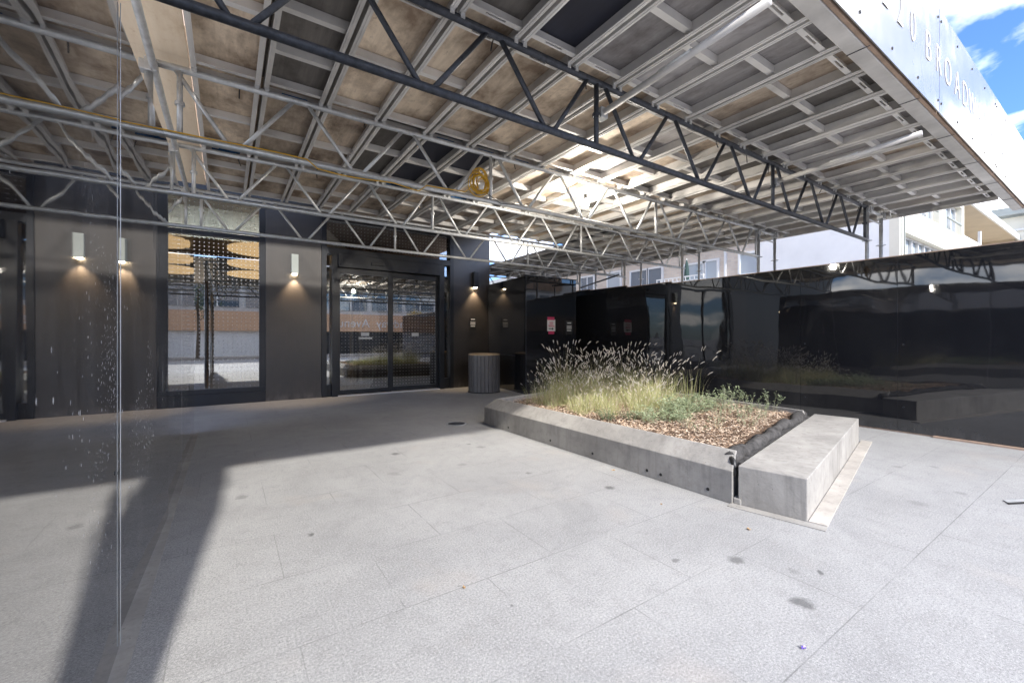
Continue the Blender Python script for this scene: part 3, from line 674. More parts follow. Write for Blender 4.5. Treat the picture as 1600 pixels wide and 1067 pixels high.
for i, y in enumerate(ty):
    post(7.83, y, f'inner scaffold post behind the right hoarding at the {tw[i]} truss')
    post(8.42, y, f'outer scaffold post behind the right hoarding at the {tw[i]} truss')
    l = empty('stub_tube', (8.1, y, 3.2), f'short galvanised tube joining the two posts at the {tw[i]} truss', 'tube', 'short joining tubes')
    MB().tube([(7.83, y, 3.19), (8.42, y, 3.19)], .022, 8).tube([(7.83, y, 3.05), (8.42, y, 3.05)], .012, 6).build('tube', 'galvanised steel', l, smooth=True)
    if i < 4: post(-.45, y, f'scaffold post behind the left hoarding at the {tw[i]} truss')
tag(MB().tube([(-.42, .4, 3.16), (-.42, 7.0, 3.16)], .024, 10).build('ledger_tube', 'galvanised steel', smooth=True), 'galvanised ledger tube running back along the left hoarding top', 'tube')
# guard tubes in the front bay
for x, z, l in ((2.36, 3.0, 'pale tube slung under the front bay, nearer the camera'), (5.06, 3.03, 'pale tube slung under the front bay, nearer the bench')):
    e = empty('slung_tube', (x, 1.7, z), l, 'tube', 'pale tubes under the front bay')
    MB().tube([(x, 1.10, z + .06), (x, 2.34, z - .01)], .0235, 12).build('tube', 'weathered aluminium', e, smooth=True)
    MB().bx(x - .035, x + .035, 2.27, 2.34, z - .05, z + .03).tube([(x - .06, 2.3, z - .03), (x - .06, 2.3, z + .04)], .008, 6).build('clamp', 'galvanised steel', e, bevel=.006)
    MB().tube([(x, 1.55, z + .039), (x, 1.78, z + .026)], .0245, 12).build('paper_label', 'white paint', e, smooth=True)
# thin diagonal far brace
tag(MB().tube([(7.3, 6.6, 2.70), (7.85, 8.44, 2.62)], .02, 8).build('brace_tube', 'dark steel', smooth=True), 'dark tube clamped low between trusses beside the hoarding box', 'tube')

# front edge beam + fascia
be = empty('edge_beam', (4, 1.07, 3.2), 'layered grey and timber beam along the front edge of the canopy', 'beam')
MB().bx(-.6, 9.9, 1.04, 1.14, 3.215, 3.33).build('metal_beam', 'weathered aluminium', be, bevel=.004)
MB().bx(-.6, 9.9, 1.015, 1.037, 3.225, 3.31).build('timber_batten', 'timber', be)
for x in [0.2 + 1.1 * i for i in range(9)]: MB().bx(x, x + .004, 1.012, 1.143, 3.209, 3.213).build('joint_strap', 'dark steel', be)
MB().bx(8.83, 8.872, 1.15, 13, 3.2, 3.232).build('end_rail', 'weathered aluminium', be)
fs = empty('sign_board', (4, 1.0, 3.2), 'long polished pale fascia board with white lettering 220 BROADWAY AVE', 'sign')
xs = [-2.23, .21, 2.65, 5.09, 7.53, 9.97, 12.41]
for i in range(6):
    mt = Matrix.Translation(((xs[i] + xs[i + 1]) / 2, 1.0, 3.23)) @ Matrix.Rotation(R(0), 4, 'Z')
    MB().bx(-1.215, 1.215, -.004, .004, 0, .90, mt).build('panel', 'polished fascia', fs)
    for kx in range(5):
        for z in (.09, .80):
            x = (-1.17, -.6, 0, .6, 1.17)[kx]
            MB().tube([mt @ Vector((x, -.004, z)), mt @ Vector((x, -.009, z))], .011, 8).build('bolt', 'print black', fs)
def text_mesh(ch, size, ext):
    cu = bpy.data.curves.new('t', 'FONT'); cu.body = ch; cu.size = size; cu.extrude = ext; cu.align_x = 'CENTER'; cu.offset = -.006 if size < .5 else 0
    o = bpy.data.objects.new('t', cu); COL.objects.link(o); dg = bpy.context.evaluated_depsgraph_get(); dg.update()
    me = bpy.data.meshes.new_from_object(o.evaluated_get(dg)); bpy.data.objects.remove(o); return me
X = 3.73
for ch in '220 BROADWAY AVE':
    if ch == ' ': X += .10; continue
    me = text_mesh(ch, .35, .001); me.materials.clear(); me.materials.append(M['white paint'])
    o = bpy.data.objects.new('letter', me); COL.objects.link(o); o.parent = fs
    o.rotation_euler = (R(90), 0, 0); o.location = (X - 4, -.0075, .35); o.scale = (.85, 1, 1)
    X += .34 if ch in 'WO' else .305
# boards holding the fascia from behind
MB().bx(-2.2, 12.4, 1.03, 1.06, 3.34, 4.05).build('backing', 'timber', fs)

# yellow cable
pts = []
x = -.42
while x < 2.0:
    top = math.sin(x * 2.6 + 2.0) > -.35
    pts.append((x, 3.84 - .027 + .006 * math.sin(9 * x), 2.73 + (.020 if top else -.034 - .016 * abs(math.sin(x * 5))) + .006 * math.sin(x * 7))); x += .08
pts += [(2.03, 3.80, 2.80), (2.07, 3.79, 2.86)]
ec = empty('extension_cable', (2.13, 3.8, 2.88), 'yellow extension cable lying along the truss and coiled beside an upright', 'cable')
MB().tube(pts, .005, 6).build('run', 'yellow cable', ec, smooth=True)
rc = random.Random(3); pts = []
for k in range(13 * 22):
    q = 2 * math.pi * k / 22; lp = k // 22
    if k % 22 == 0: ra, rb, ox, oz, oy = rc.uniform(.055, .14), rc.uniform(.07, .155), rc.uniform(-.035, .03), rc.uniform(-.04, .03), rc.uniform(-.03, .03)
    pts.append((2.14 + ox + ra * math.cos(q), 3.785 + oy + .02 * math.sin(q * 2), 2.875 + oz + rb * math.sin(q)))
sm = [tuple(sum(pts[(i + j) % len(pts)][c] for j in range(-3, 4)) / 7 for c in range(3)) for i in range(4, len(pts) - 4)]
MB().tube(sm, .0048, 6).build('coil', 'yellow cable', ec, smooth=True)
MB().bx(2.12, 2.17, 3.75, 3.80, 2.80, 2.85).build('plug', 'white paint', ec, bevel=.01)
# work lamp
wl = empty('work_lamp', (3.78, 3.97, 3.0), 'bright bare work lamp hanging under the deck behind the second truss', 'lamp')
MB().lathe([(.001, -.065), (.025, -.06), (.042, -.03), (.045, 0), (.035, .03), (.02, .05)], 20, (3.78, 3.97, 3.0)).build('bulb', 'lamp glow', wl, smooth=True)
MB().tube([(3.78, 3.97, 3.05), (3.78, 3.97, 3.11)], .022, 10).build('socket', 'black plastic', wl)
MB().tube([(2.2, 3.80, 2.80), (2.4, 3.80, 2.71), (2.7, 3.83, 2.75), (3.1, 3.93, 2.93), (3.5, 3.96, 3.02), (3.74, 3.97, 3.13), (3.78, 3.97, 3.11)], .004, 6).build('cord', 'black plastic', wl, smooth=True)
MB().tube([(3.78, 3.97, 3.1), (3.78, 3.90, 3.24)], .004, 5).build('hook', 'galvanised steel', wl)
pl = bpy.data.lights.new('lamp_light', 'POINT'); pl.energy = 40; pl.color = (1, .93, .83); pl.shadow_soft_size = .05
o = bpy.data.objects.new('lamp_light', pl); COL.objects.link(o); o.parent = wl; o.location = (0, 0, -.09)

# ================================================================ PLANTER AND BENCH
pa, pb, pc, pd = (3.21, 5.55), (3.27, 1.80), (6.15, 2.42), (6.45, 6.2)
pn = empty('planter', (4.7, 4, 0), 'low cast concrete planter with sloping kerb walls, full of grasses', 'planter')
def kerb_seg(p, q, inn, notch=False):
    # profile: outer vertical to .26, slope to ridge .385 at .13 inward, thin top, inner vertical
    pi, qi = inn
    def pt(base, ioff, t, z):
        v = Vector((*base, 0)) + (Vector((*ioff, 0)) - Vector((*base, 0))) * t; v.z = z; return v
    prof = [(0, 0), (0, .255), (.72, .385), (.86, .385), (.86, 0)]
    A = [pt(p, pi, t, z) for t, z in prof]; Bv = [pt(q, qi, t, z) for t, z in prof]; n = len(prof)
    return MB().add(A + Bv, [tuple(range(n)), tuple(range(n, 2 * n))[::-1]] + [(i, n + i, n + (i + 1) % n, (i + 1) % n) for i in range(n)])
ia, ib, ic, id_ = (3.40, 5.36), (3.46, 1.86), (5.97, 2.40), (6.26, 6.0)
kerb_seg(pb, pa, (ib, ia)).build('kerb_wall', 'cast concrete', pn, bevel=.006)
kerb_seg(pa, pd, (ia, id_)).build('kerb_wall', 'cast concrete', pn, bevel=.006)
kerb_seg(pd, pc, (id_, ic)).build('kerb_wall', 'cast concrete', pn, bevel=.006)
MB().prism([(3.285, 1.805), (3.295, 1.745), (3.345, 1.76), (3.38, 1.83)], 0, .05).build('broken_foot', 'cast concrete', pn, bevel=.01)
for y in (4.9, 4.0, 3.3, 2.6, 2.45, 2.0):
    x = 3.27 - (y - 1.8) * .016
    MB().tube([(x - .003, y, .06), (x + .002, y, .06)], .014, 10).build('weep_hole', 'print black', pn)
MB().prism([(3.5, 5.3), (3.5, 1.95), (6.05, 2.5), (6.2, 5.9)], 0, .30).build('soil_bed', 'soil', pn)
# bench
ang = R(11.9); bl = 3.12; bw = .45
bo = Matrix.Translation((3.39, 1.33, 0)) @ Matrix.Rotation(ang, 4, 'Z')
bench = MB().bx(0, bl, .0, bw, .0, .305, bo).build('bench', 'cast concrete', bevel=.007)
tag(bench, 'solid pale concrete block bench set across the open end of the planter', 'bench')
bench.data.materials[0] = M['cast concrete']
g = MB()
xx = 0
ks = empty('paver_strip', (4.9, 1.55, 0), 'row of pale narrow kerb stones along the foot of the bench', 'kerb stones')
for i, l in enumerate((.52, .55, .38, .5, .45, .62, .28)):
    MB().bx(xx + .003, xx + l - .003, -.115, -.004, 0, .012, bo).build('stone', 'pale kerb concrete', ks, bevel=.003); xx += l
MB().bx(-.09, -.003, -.115, .5, 0, .006, bo).build('edge_strip', 'cast concrete', ks)
# landscape fabric roll
pts = []; rr = []
for i in range(70):
    t = i / 69; p = bo @ Vector((.10 + t * 2.85, bw + .085 + .015 * math.sin(t * 14), .315 + .012 * math.sin(t * 23)))
    pts.append(p); rr.append(.055 + .012 * math.sin(t * 31) + random.uniform(-.006, .006))
fr = empty('fabric_roll', tuple(bo @ Vector((1.4, bw + .08, .3))), 'crumpled black landscape fabric rolled along the back of the bench', 'fabric roll')
m_ = MB().tube(pts, rr, 14); m_.build('roll', 'fabric black', fr, smooth=True)
MB().prism([tuple((bo @ Vector((.12, bw + .015, 0))).xy), tuple((bo @ Vector((2.9, bw + .015, 0))).xy), tuple((bo @ Vector((2.9, bw + .13, 0))).xy), tuple((bo @ Vector((.14, bw + .13, 0))).xy)], 0, .3).build('hanging_sheet', 'fabric black', fr)
for t in (.12, .3, .86): 
    p = bo @ Vector((t * 2.9, bw + .085, .318)); q = bo @ Vector((t * 2.9 + .07, bw + .085, .318)); MB().tube([p, q], .068, 12).build('fold', 'fabric black', fr, smooth=True)
tag(MB().tube([bo @ Vector((.03, bw + .03, .22)), bo @ Vector((.05, bw + .05, .32)), bo @ Vector((.12, bw + .09, .335)), bo @ Vector((.2, bw + .12, .31))], .022, 8).build('drain_hose', 'black plastic', smooth=True), 'short black hose end showing between bench and planter wall', 'hose')

# mulch
rm = random.Random(5)
def in_bed(m=.0):
    while True:
        u, v = rm.random(), rm.random()
        a_ = Vector(ib) * (1 - u) + Vector(ic) * u; b_ = Vector(ia) * (1 - u) + Vector(id_) * u
        p = a_ * (1 - v) + b_ * v
        if p.y > 1.99 + (p.x - 3.4) * .21 + m: return p
g = MB(); n = 36
vs = []
for j in range(n + 1):
    for i in range(n + 1):
        u, v = i / n, j / n
        a_ = Vector((3.44, 1.92)) * (1 - u) + Vector((6.02, 2.48)) * u; b_ = Vector((3.42, 5.32)) * (1 - u) + Vector((6.25, 5.98)) * u
        p = a_ * (1 - v) + b_ * v; vs.append((p.x, p.y, .322 + .03 * noise.noise((p.x * 3, p.y * 3, 0)) + .012 * noise.noise((p.x * 14, p.y * 14, 3))))
g.add(vs, [(j * (n + 1) + i, j * (n + 1) + i + 1, (j + 1) * (n + 1) + i + 1, (j + 1) * (n + 1) + i) for j in range(n) for i in range(n)])
for _ in range(26000):
    p = in_bed(); l = rm.uniform(.004, .018); wd = rm.uniform(.001, .003); q = rm.uniform(0, 6.28); ti = rm.uniform(-.5, .5)
    z = .328 + .03 * noise.noise((p.x * 3, p.y * 3, 0)) + rm.uniform(0, .02)
    dx_, dy_ = math.cos(q) * l, math.sin(q) * l; nx, ny = -math.sin(q) * wd, math.cos(q) * wd; dz = ti * l
    g.cur = rm.choice((1, 2, 3, 3, 2, 3))
    g.add([(p.x - dx_ - nx, p.y - dy_ - ny, z - dz), (p.x + dx_ - nx, p.y + dy_ - ny, z + dz), (p.x + dx_ + nx, p.y + dy_ + ny, z + dz + .003), (p.x - dx_ + nx, p.y - dy_ + ny, z - dz + .003)], [(0, 1, 2, 3)])
tag(g.build('bark_mulch', ['soil', 'chip brown', 'chip tan', 'chip straw']), 'loose brown and straw coloured bark mulch over the planter soil', 'mulch', kind='stuff')

def blade(g, x, y, h, lean, az_, w_=.0025, z0=0, seg=4):
    c, s = math.cos(az_), math.sin(az_); vs = []
    for i in range(seg + 1):
        t = i / seg; r_ = lean * t * t; z = z0 + h * (t - .18 * t * t * (lean / max(h, .01)))
        ww = w_ * (1 - t * .85)
        vs += [(x + c * r_ - s * ww, y + s * r_ + c * ww, z), (x + c * r_ + s * ww, y + s * r_ - c * ww, z)]
    g.add(vs, [(2 * i, 2 * i + 1, 2 * i + 3, 2 * i + 2) for i in range(seg)])
    return Vector((x + c * lean, y + s * lean, z0 + h * (1 - .18 * lean / max(h, .01)))), Vector((c * 2 * lean, s * 2 * lean, h * (1 - .36 * lean / h))).normalized()
def plume(g, p, d, L, r_, rnd):
    # fuzzy seed head: many fine bristles round a curved core
    side = d.cross(Vector((0, 0, 1)));
    if side.length < .01: side = Vector((1, 0, 0))
    side.normalize(); b = d.cross(side)
    n = 42
    for i in range(n):
        t = i / n; q = i * 2.4; base = p + d * (L * t) - Vector((0, 0, .25 * L * t * t))
        env = math.sin(math.pi * min(1, (t * .9 + .12))) * r_
        o_ = (side * math.cos(q) + b * math.sin(q)); tip = base + o_ * env + d * (L * .14)
        wv = o_.cross(d) * .003
        g.add([base - wv, base + wv, tip], [(0, 1, 2)])
def grass(h, spread, nb, npl, seed, droop=.5):
    rnd = random.Random(seed); e = bpy.data.objects.new('grass_clump', None); COL.objects.link(e)
    a_, b_, s_ = MB(), MB(), MB()
    for i in range(nb):
        q = rnd.uniform(0, 6.28); rr_ = rnd.random() ** .6 * spread * .35
        hh = h * rnd.uniform(.25, 1.0) ** 1.0; blade(a_ if rnd.random() < .62 else b_, math.cos(q) * rr_, math.sin(q) * rr_, hh, hh * rnd.uniform(.1, droop), q + rnd.uniform(-.7, .7), rnd.uniform(.0016, .0036), 0, 5)
    for i in range(npl):
        q = rnd.uniform(0, 6.28); rr_ = rnd.random() * spread * .3; hh = h * rnd.uniform(.6, 1.45)
        p, d = blade(b_, math.cos(q) * rr_, math.sin(q) * rr_, hh, hh * rnd.uniform(.08, .45), q + rnd.uniform(-.6, .6), .0011, 0, 6)
        if npl <= 14:
            s1 = MB(); plume(s1, p, d, rnd.uniform(.05, .105), rnd.uniform(.009, .015), rnd); s1.build('seed_head', 'seed head', e)
        else: plume(s_, p, d, rnd.uniform(.05, .105), rnd.uniform(.009, .015), rnd)
    a_.build('blades', 'grass blade green', e); b_.build('stalks', 'grass blade straw', e); npl > 14 and s_.build('seed_heads', 'seed head', e)
    return e
def place(protos, spots, label, cat, grp, zr=(0, 6.28)):
    used = set()
    for i, (x, y, s, k) in enumerate(spots):
        p = protos[k]
        o = p if k not in used else copy_tree(p); used.add(k)
        o.location = (x, y, .325); o.rotation_euler = (0, 0, rm.uniform(0, 6.28)); o.scale = (s, s, s * rm.uniform(.65, 1.1))
        tag(o, label[i] if isinstance(label, list) else label, cat, grp)
gp = [grass(.50, .7, 190, 30, 1, .8), grass(.56, .7, 170, 40, 2, .9), grass(.42, .65, 210, 14, 3, .8), grass(.52, .5, 45, 9, 4, .5)]
sp_ = [(3.75, 5.05, .62, 3), (4.15, 5.35, .85, 3), (3.95, 4.75, .8, 2), (4.35, 5.0, .95, 0), (4.7, 5.45, 1.1, 1), (4.1, 4.35, .85, 2), (4.6, 4.6, 1.0, 0), (5.05, 5.05, 1.1, 1), (5.35, 5.5, 1.1, 0),
       (4.2, 3.95, .8, 2), (4.75, 4.1, 1.0, 1), (5.2, 4.5, 1.1, 0), (5.65, 5.0, 1.05, 1), (4.55, 3.75, .85, 2), (5.0, 3.85, .95, 0), (5.45, 4.2, 1.0, 1), (5.85, 4.6, 1.0, 0), (5.8, 4.05, .95, 3), (5.95, 3.9, 1.05, 3), (4.95, 5.6, 1.0, 1), (3.8, 4.2, .55, 2), (4.45, 5.5, .9, 0), (5.1, 4.2, 1.0, 2), (4.0, 4.1, .75, 2), (4.2, 4.65, .8, 2), (3.95, 3.75, .6, 2), (4.35, 4.25, .8, 0), (4.35, 3.6, .6, 2), (4.8, 3.75, .7, 0), (5.35, 3.9, .75, 2), (3.75, 4.0, .45, 2), (4.85, 4.85, .9, 1), (3.8, 4.85, .6, 2), (3.7, 4.55, .5, 3), (6.0, 4.3, .9, 3)]
def where(x, y):
    a1 = 'towards the building corner' if y > 5.2 else 'along the front kerb wall' if x < 4.25 else 'against the back kerb wall' if x > 5.6 else 'in the planter middle'
    return a1 + (' near the drain cover' if x < 4.2 and y > 4.6 else ' near the sage' if y < 4.15 else ' facing the hoarding' if x > 5.1 else '')
KG = ['dense green grass clump with pale heads ', 'tall arching grass clump with most heads ', 'short leafy grass clump with few heads ', 'sparse grass tuft with long single stalks ']
place(gp, sp_, [KG[k] + where(x, y) for x, y, s_, k in sp_], 'ornamental grass', 'fountain grass clumps in the planter')

def herb(h, n, leafm, seed, ll=.03, stemy=False):
    rnd = random.Random(seed); e = bpy.data.objects.new('sage_plant' if not stemy else 'leggy_plant', None); COL.objects.link(e)
    st, lv = MB(), MB()
    for i in range(n):
        q = rnd.uniform(0, 6.28); rr_ = rnd.random() ** .5 * (.10 if stemy else .09); lean = h * rnd.uniform(.05, .3 if stemy else .75); hh = h * rnd.uniform(.6, 1.0)
        x, y = math.cos(q) * rr_, math.sin(q) * rr_
        blade(st, x, y, hh, lean, q, .0018, 0, 4)
        k = int(rnd.uniform(9, 15)) if stemy else 11
        for j in range(k):
            t = rnd.uniform(.3 if stemy else .15, 1.02) if not stemy or rnd.random() < .5 else rnd.uniform(.75, 1.03)
            r2 = lean * t * t; px_, py_, pz = x + math.cos(q) * r2, y + math.sin(q) * r2, hh * (t - .18 * t * t * lean / hh)
            a2 = rnd.uniform(0, 6.28); l = ll * rnd.uniform(.6, 1.2); up = rnd.uniform(-.1, .8); wv = l * .22
            d = Vector((math.cos(a2), math.sin(a2), up)).normalized(); sd_ = Vector((-math.sin(a2), math.cos(a2), rnd.uniform(-.3, .3))) * wv; p = Vector((px_, py_, pz))
            lv.add([p, p + d * l * .5 + sd_, p + d * l, p + d * l * .5 - sd_], [(0, 1, 2, 3)])
    st.build('stems', 'pale stem', e); lv.build('leaves', leafm, e); return e
hp = [herb(.17, 34, 'sage leaf', 11), herb(.15, 40, 'dark leaf', 12, .026), herb(.20, 26, 'sage leaf', 13, .034)]
sh = [(4.0, 3.15, 1.1, 2), (4.25, 3.1, 1.1, 0), (4.6, 3.25, 1.3, 2), (4.85, 3.25, 1.3, 0), (5.15, 3.4, 1.3, 2), (3.72, 3.55, 1.0, 1), (3.95, 3.4, .9, 1), (4.15, 3.35, 1.1, 0), (4.4, 3.3, 1.2, 0), (4.7, 3.4, 1.2, 2), (4.95, 3.45, 1.2, 2), (5.25, 3.6, 1.3, 1), (5.5, 3.7, 1.4, 1), (5.0, 3.2, 1.0, 0), (4.35, 3.0, .9, 2), (5.6, 3.4, 1.3, 0), (5.75, 3.6, 1.2, 2), (4.55, 3.1, 1.0, 0), (5.35, 3.3, 1.1, 2)]
place(hp, sh, [('low grey green sage plant ', 'low dark fine leaved plant ', 'loose pale green sage plant ')[k] + ('near the front kerb wall' if x < 4.3 else 'in the planter middle' if x < 5.1 else 'near the back kerb wall') for x, y, s_, k in sh], 'low shrub', 'low sage plants in the planter')
lp = [herb(.30, 15, 'sage leaf', 21, .03, True), herb(.36, 12, 'sage leaf', 22, .034, True), herb(.20, 12, 'sage leaf', 23, .024, True)]
sh = [(5.35, 3.0, 1.0, 1), (5.6, 3.05, 1.1, 1), (5.8, 2.95, 1.0, 0), (5.2, 2.75, .9, 0), (5.55, 2.7, .9, 0), (5.9, 2.75, 1.0, 1), (4.8, 2.75, .8, 0), (4.4, 2.6, .8, 2), (4.9, 2.5, .9, 2), (5.3, 2.55, .8, 2), (4.1, 2.75, .8, 2), (4.65, 2.4, .7, 2), (5.75, 3.25, 1.1, 1), (5.0, 2.95, 1.0, 0), (3.95, 2.5, .6, 2), (5.1, 2.65, .8, 0)]
place(lp, sh, [('thin leggy pale green plant ', 'tallest leggy pale green plant ', 'tiny sparse seedling ')[k] + ('in the mulch near the front kerb wall' if x < 4.5 else 'in the middle of the bare mulch' if x < 5.25 else 'near the back corner by the bench') for x, y, s_, k in sh], 'leafy plant', 'leggy plants over the mulch')

# ================================================================ SMALL THINGS ON THE GROUND
dr = empty('floor_drain', (2.87, 5.79, 0), 'round dark drain cover in the paving left of the planter', 'drain cover')
MB().lathe([(.001, .006), (.12, .006), (.13, .003), (.13, 0)], 28, (2.87, 5.79, 0)).build('cover', 'dark steel', dr)
MB().lathe([(.131, .001), (.131, .005), (.15, .005), (.15, .001)], 28, (2.87, 5.79, 0)).build('ring', 'galvanised steel', dr)
def leaf(x, y, s, lab, mat='leaf yellow'):
    g = MB(); q = rm.uniform(0, 6.28); n = 9
    vs = [(0, 0, .006)]
    for i in range(n):
        a_ = 2 * math.pi * i / n; rr_ = s * (1 if i % 2 else .55); vs.append((rr_ * math.cos(a_), rr_ * .8 * math.sin(a_), .004 + .01 * (i % 3) / 2))
    m = Matrix.Translation((x, y, 0)) @ Matrix.Rotation(q, 4, 'Z')
    g.add([m @ Vector(v) for v in vs], [(0, i + 1, (i + 1) % n + 1) for i in range(n)])
    return tag(g.build('fallen_leaf' if mat == 'leaf yellow' else 'wrapper_scrap', mat, loc=(x, y, 0)), lab, 'leaf' if mat == 'leaf yellow' else 'litter')
leaf(2.93, 1.5, .02, 'curled yellow leaf on the paving in front of the bench end')
leaf(3.13, 2.9, .022, 'small tan leaf against the foot of the planter wall')
leaf(1.02, 1.97, .014, 'tiny pale leaf scrap in the open middle of the paving')
leaf(2.8, 2.1, .012, 'tiny brown leaf bit on paving left of the bench gap')
leaf(2.0, .80, .016, 'purple wrapper scrap on a paving joint at the front', 'purple wrapper')
pf = empty('metal_plate', (5.09, .59, 0), 'flat pale metal plate with dark edge lying at the right picture edge', 'plate')
MB().prism([(5.07, .60), (5.6, .33), (5.62, .38), (5.13, .64)], .005, .009).build('sheet', 'galvanised steel', pf)
MB().prism([(5.05, .60), (5.6, .315), (5.6, .33), (5.06, .61)], .001, .012).build('edge_lip', 'print black', pf)

# ================================================================ NEIGHBOURS ON THE RIGHT
nb = empty('building', (18, 8, 0), 'cream rendered building with long banded windows behind the right hoarding', 'building')
MB().bx(14, 14.2, 3.66, 6.83, 0, 8.2).build('side_wall', 'stucco grey', nb)
MB().bx(14, 14.35, 3.46, 3.66, 0, 6.0).bx(14.35, 20.75, 3.46, 3.7, 4.0, 4.66).bx(14.35, 20.75, 3.46, 3.7, 5.62, 6.0).bx(17.65, 18.35, 3.46, 3.7, 4.66, 5.62).bx(20.45, 20.75, 3.46, 3.7, 4.66, 5.62).bx(14.35, 20.75, 3.46, 3.7, 0, 2.4).bx(20.35, 20.75, 3.46, 3.7, 2.4, 4.0).build('front_wall', 'stucco cream', nb)
MB().bx(14.1, 14.12, 3.445, 3.46, 0, 6).bx(14.31, 14.35, 3.43, 3.46, 0, 6).build('downpipe', 'roof felt', nb)
MB().bx(14.2, 20.7, 6.8, 12, 0, 5.9).bx(14.2, 20.7, 3.7, 6.8, 5.5, 5.9).build('rear_block', 'stucco grey', nb)
def banded(x0, x1, z0, z1, n):
    f = MB(); f.bx(x0, x1, 3.60, 3.66, z1 - .05, z1).bx(x0, x1, 3.60, 3.66, z0, z0 + .05)
    for i in range(n + 1):
        x = x0 + (x1 - x0 - .06) * i / n; f.bx(x, x + .06, 3.605, 3.665, z0 + .05, z1 - .05)
    w_ = f.build('window', 'weathered aluminium', nb); MB().bx(x0, x1, 3.67, 3.68, z0, z1).build('pane', 'window bright glass', w_)
    MB().bx(x0 + .05, x1 - .3, 3.40, 3.44, z0 + (z1 - z0) * .32, z0 + (z1 - z0) * .36).build('rail', 'roof felt', w_)
banded(14.35, 17.65, 4.66, 5.62, 5); banded(18.35, 20.45, 4.66, 5.62, 3); banded(14.45, 20.35, 2.4, 4.0, 10)
MB().bx(20.75, 30.6, 5.2, 5.4, 0, 6.0).bx(30.4, 30.6, 3.46, 5.2, 0, 5.9).build('recessed_wall', 'stucco tan', nb)
MB().bx(20.75, 30.8, 3.36, 5.2, 5.86, 5.92).build('balcony_soffit', 'stucco tan', nb)
MB().bx(13.9, 30.8, 3.3, 12, 6.0, 6.05).bx(20.75, 30.8, 3.30, 3.36, 5.80, 6.0).build('roof_edge', 'white paint', nb)
MB().bx(20.75, 26, 3.5, 3.56, 4.0, 4.7).build('balcony_front', 'white paint', nb)
MB().bx(20.75, 26, 3.5, 3.55, 4.74, 4.8).bx(23.6, 23.72, 3.5, 3.58, 4.7, 5.3).build('balcony_rail', 'white paint', nb)

hb = empty('building', (14.5, 14, 0), 'pale brick house with white framed windows seen over the hoarding', 'building')
MB().bx(14.05, 14.35, 6.83, 26, 0, 4.62).build('wall', 'pale brick', hb)
MB().bx(13.75, 15.2, 6.83, 26, 4.62, 4.85).build('roof_edge', 'pale render', hb)
MB().bx(14.0, 14.06, 7.93, 8.0, 0, 4.6).build('downpipe', 'white paint', hb)
def hwin(y0, y1, z0, z1, mull=1, mat='window bright glass'):
    f = MB(); f.bx(13.99, 14.05, y0 - .07, y0, z0 - .07, z1 + .07).bx(13.99, 14.05, y1, y1 + .07, z0 - .07, z1 + .07).bx(13.99, 14.05, y0, y1, z1, z1 + .07).bx(13.99, 14.05, y0, y1, z0 - .07, z0)
    for i in range(mull): y = y0 + (y1 - y0) * (i + 1) / (mull + 1); f.bx(14.0, 14.05, y - .025, y + .025, z0, z1)
    w_ = f.build('window', 'white paint', hb); MB().bx(14.02, 14.045, y0, y1, z0, z1).build('pane', mat, w_)
hwin(6.9, 7.45, 3.34, 4.0, 0); hwin(6.9, 7.45, 2.6, 3.3, 1, 'window dark glass'); hwin(8.25, 8.7, 3.0, 3.95, 0, 'window bright glass'); hwin(8.72, 9.5, 3.0, 3.92, 0)
hwin(10.5, 11.1, 3.3, 4.0, 0, 'window dark glass'); hwin(11.2, 12.0, 3.2, 4.0, 0, 'window dark glass'); hwin(14.2, 15.0, 3.1, 4.1, 1, 'window dark glass'); hwin(12.6, 13.3, 3.2, 4.1, 0); hwin(16.4, 17.4, 3.1, 4.2, 1)
MB().bx(13.3, 14.0, 8.3, 10.2, 3.0, 3.1).build('balcony', 'pale render', hb)
g = MB().bx(13.3, 13.34, 8.3, 10.2, 3.4, 3.44).bx(13.3, 13.34, 8.3, 10.2, 3.26, 3.29)
for i in range(12): g.bx(13.3, 13.33, 8.3 + i * .17, 8.32 + i * .17, 3.1, 3.4)
g.build('balcony_rail', 'white paint', hb)
um = empty('closed_parasol', (13.7, 9.2, 3.1), 'closed dark green parasol standing on the brick house balcony', 'parasol')
MB().lathe([(.05, 3.25), (.1, 3.35), (.085, 3.7), (.05, 3.95), (.01, 4.08)], 10, (13.7, 9.2, 0)).build('canopy', 'umbrella cloth', um, smooth=True)
MB().tube([(13.7, 9.2, 3.1), (13.7, 9.2, 4.12)], .015, 6).build('pole', 'white paint', um)

fb = empty('building', (34, 2, 0), 'distant cream house with grey green flat roof at the right edge', 'building')
MB().bx(30.9, 38, -8, 2.85, 0, 6.3).bx(31.2, 38, -8, 3.3, 6.3, 6.95).build('wall', 'stucco tan', fb)
MB().bx(30.6, 38, 2.85, 8, 0, 6.25).build('wall', 'stucco cream', fb)
MB().bx(30.3, 38.3, 1.0, 5.2, 7.0, 7.35).bx(30.6, 38.1, 1.2, 5.0, 6.95, 7.0).build('roof', 'roof felt', fb)
MB().bx(30.8, 38, 1.2, 4.9, 6.2, 6.95).build('upper_wall', 'stucco cream', fb)
MB().bx(30.5, 38.1, -8, 8, 6.25, 6.33).build('parapet', 'pale render', fb)

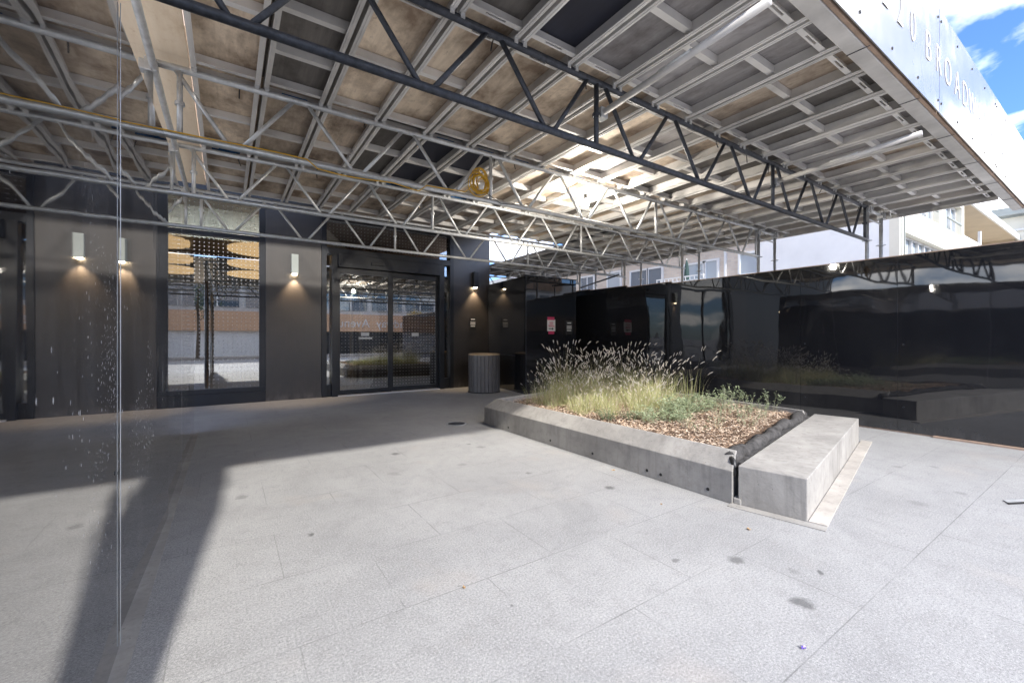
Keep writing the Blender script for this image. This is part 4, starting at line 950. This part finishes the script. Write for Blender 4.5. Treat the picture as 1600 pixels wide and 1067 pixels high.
# ================================================================ STREET BEHIND THE CAMERA (seen in reflections)
ob = empty('building', (8, -16, 0), 'shopfront block across the street with orange sign band, seen mirrored in the glass', 'building')
MB().bx(-26, 40, -22, -15.3, 3.1, 6.4).build('upper_wall', 'pale render', ob)
MB().bx(4.6, 24, -15.5, -15.2, 0, 1.75).bx(-26, -7, -15.5, -15.2, 0, 1.75).build('shop_hoarding', 'black frame metal', ob)
MB().bx(-7, 4.6, -15.6, -15.3, 0, 1.75).build('bright_street_panel', 'white paint', ob)  # added white panel standing in for the bright street mirrored in the window
MB().bx(-26, 40, -15.4, -15.0, 1.75, 3.1).build('sign_band', 'orange band', ob)
for i in range(22):
    x = -25 + i * 2.9; f = MB().bx(x, x + 2.5, -15.3, -15.22, 3.4, 5.2).build('window', 'window dark glass', ob)
    MB().bx(x + 1.2, x + 1.28, -15.22, -15.18, 3.4, 5.2).build('mullion', 'white paint', f)
me = text_mesh('117-123  Broadway  Avenue', .95, .01); me.materials.clear(); me.materials.append(M['white paint'])
o = bpy.data.objects.new('lettering', me); COL.objects.link(o); o.parent = ob; o.rotation_euler = (R(90), 0, R(180)); o.location = (12.1 - 8, -14.97 + 16, 2.1)
def street_tree(x, y, h, mat, lab):
    e = empty('street_tree', (x, y, 0), lab, 'tree', 'street trees along the kerb'); rt = random.Random(int(x * 10))
    g = MB().tube([(x, y, 0), (x + .05, y, h * .3), (x, y, h * .6), (x + .1, y, h * .9)], [.11, .09, .06, .02], 8)
    for i in range(9):
        q = rt.uniform(0, 6.28); z = h * rt.uniform(.4, .75); g.tube([(x, y, z), (x + math.cos(q) * .7, y + math.sin(q) * .7, z + .6)], [.03, .01], 5)
    g.build('trunk', 'bark', e)
    g = MB()
    for i in range(1700):
        d = Vector((rt.gauss(0, 1), rt.gauss(0, 1), rt.gauss(0, 1))).normalized() * rt.random() ** .4
        if noise.noise(d * 2.2) < -.18: continue
        p = Vector((x, y, h * .72)) + Vector((d.x * h * .26, d.y * h * .26, d.z * h * .32)); s_ = .07
        a_ = Vector((rt.uniform(-1, 1), rt.uniform(-1, 1), rt.uniform(-1, 1))).normalized() * s_; b_ = a_.cross(Vector((rt.uniform(-1, 1), .3, 1))).normalized() * s_ * .6
        g.add([p - a_, p + b_, p + a_, p - b_], [(0, 1, 2, 3)])
    g.build('crown', mat, e)
street_tree(12.6, -12.9, 3.4, 'yellow leaves', 'small golden leaved street tree mirrored in the right sliding door')
street_tree(-1.5, -12.4, 5.6, 'green leaves', 'slim dark green street tree mirrored in the shop window')
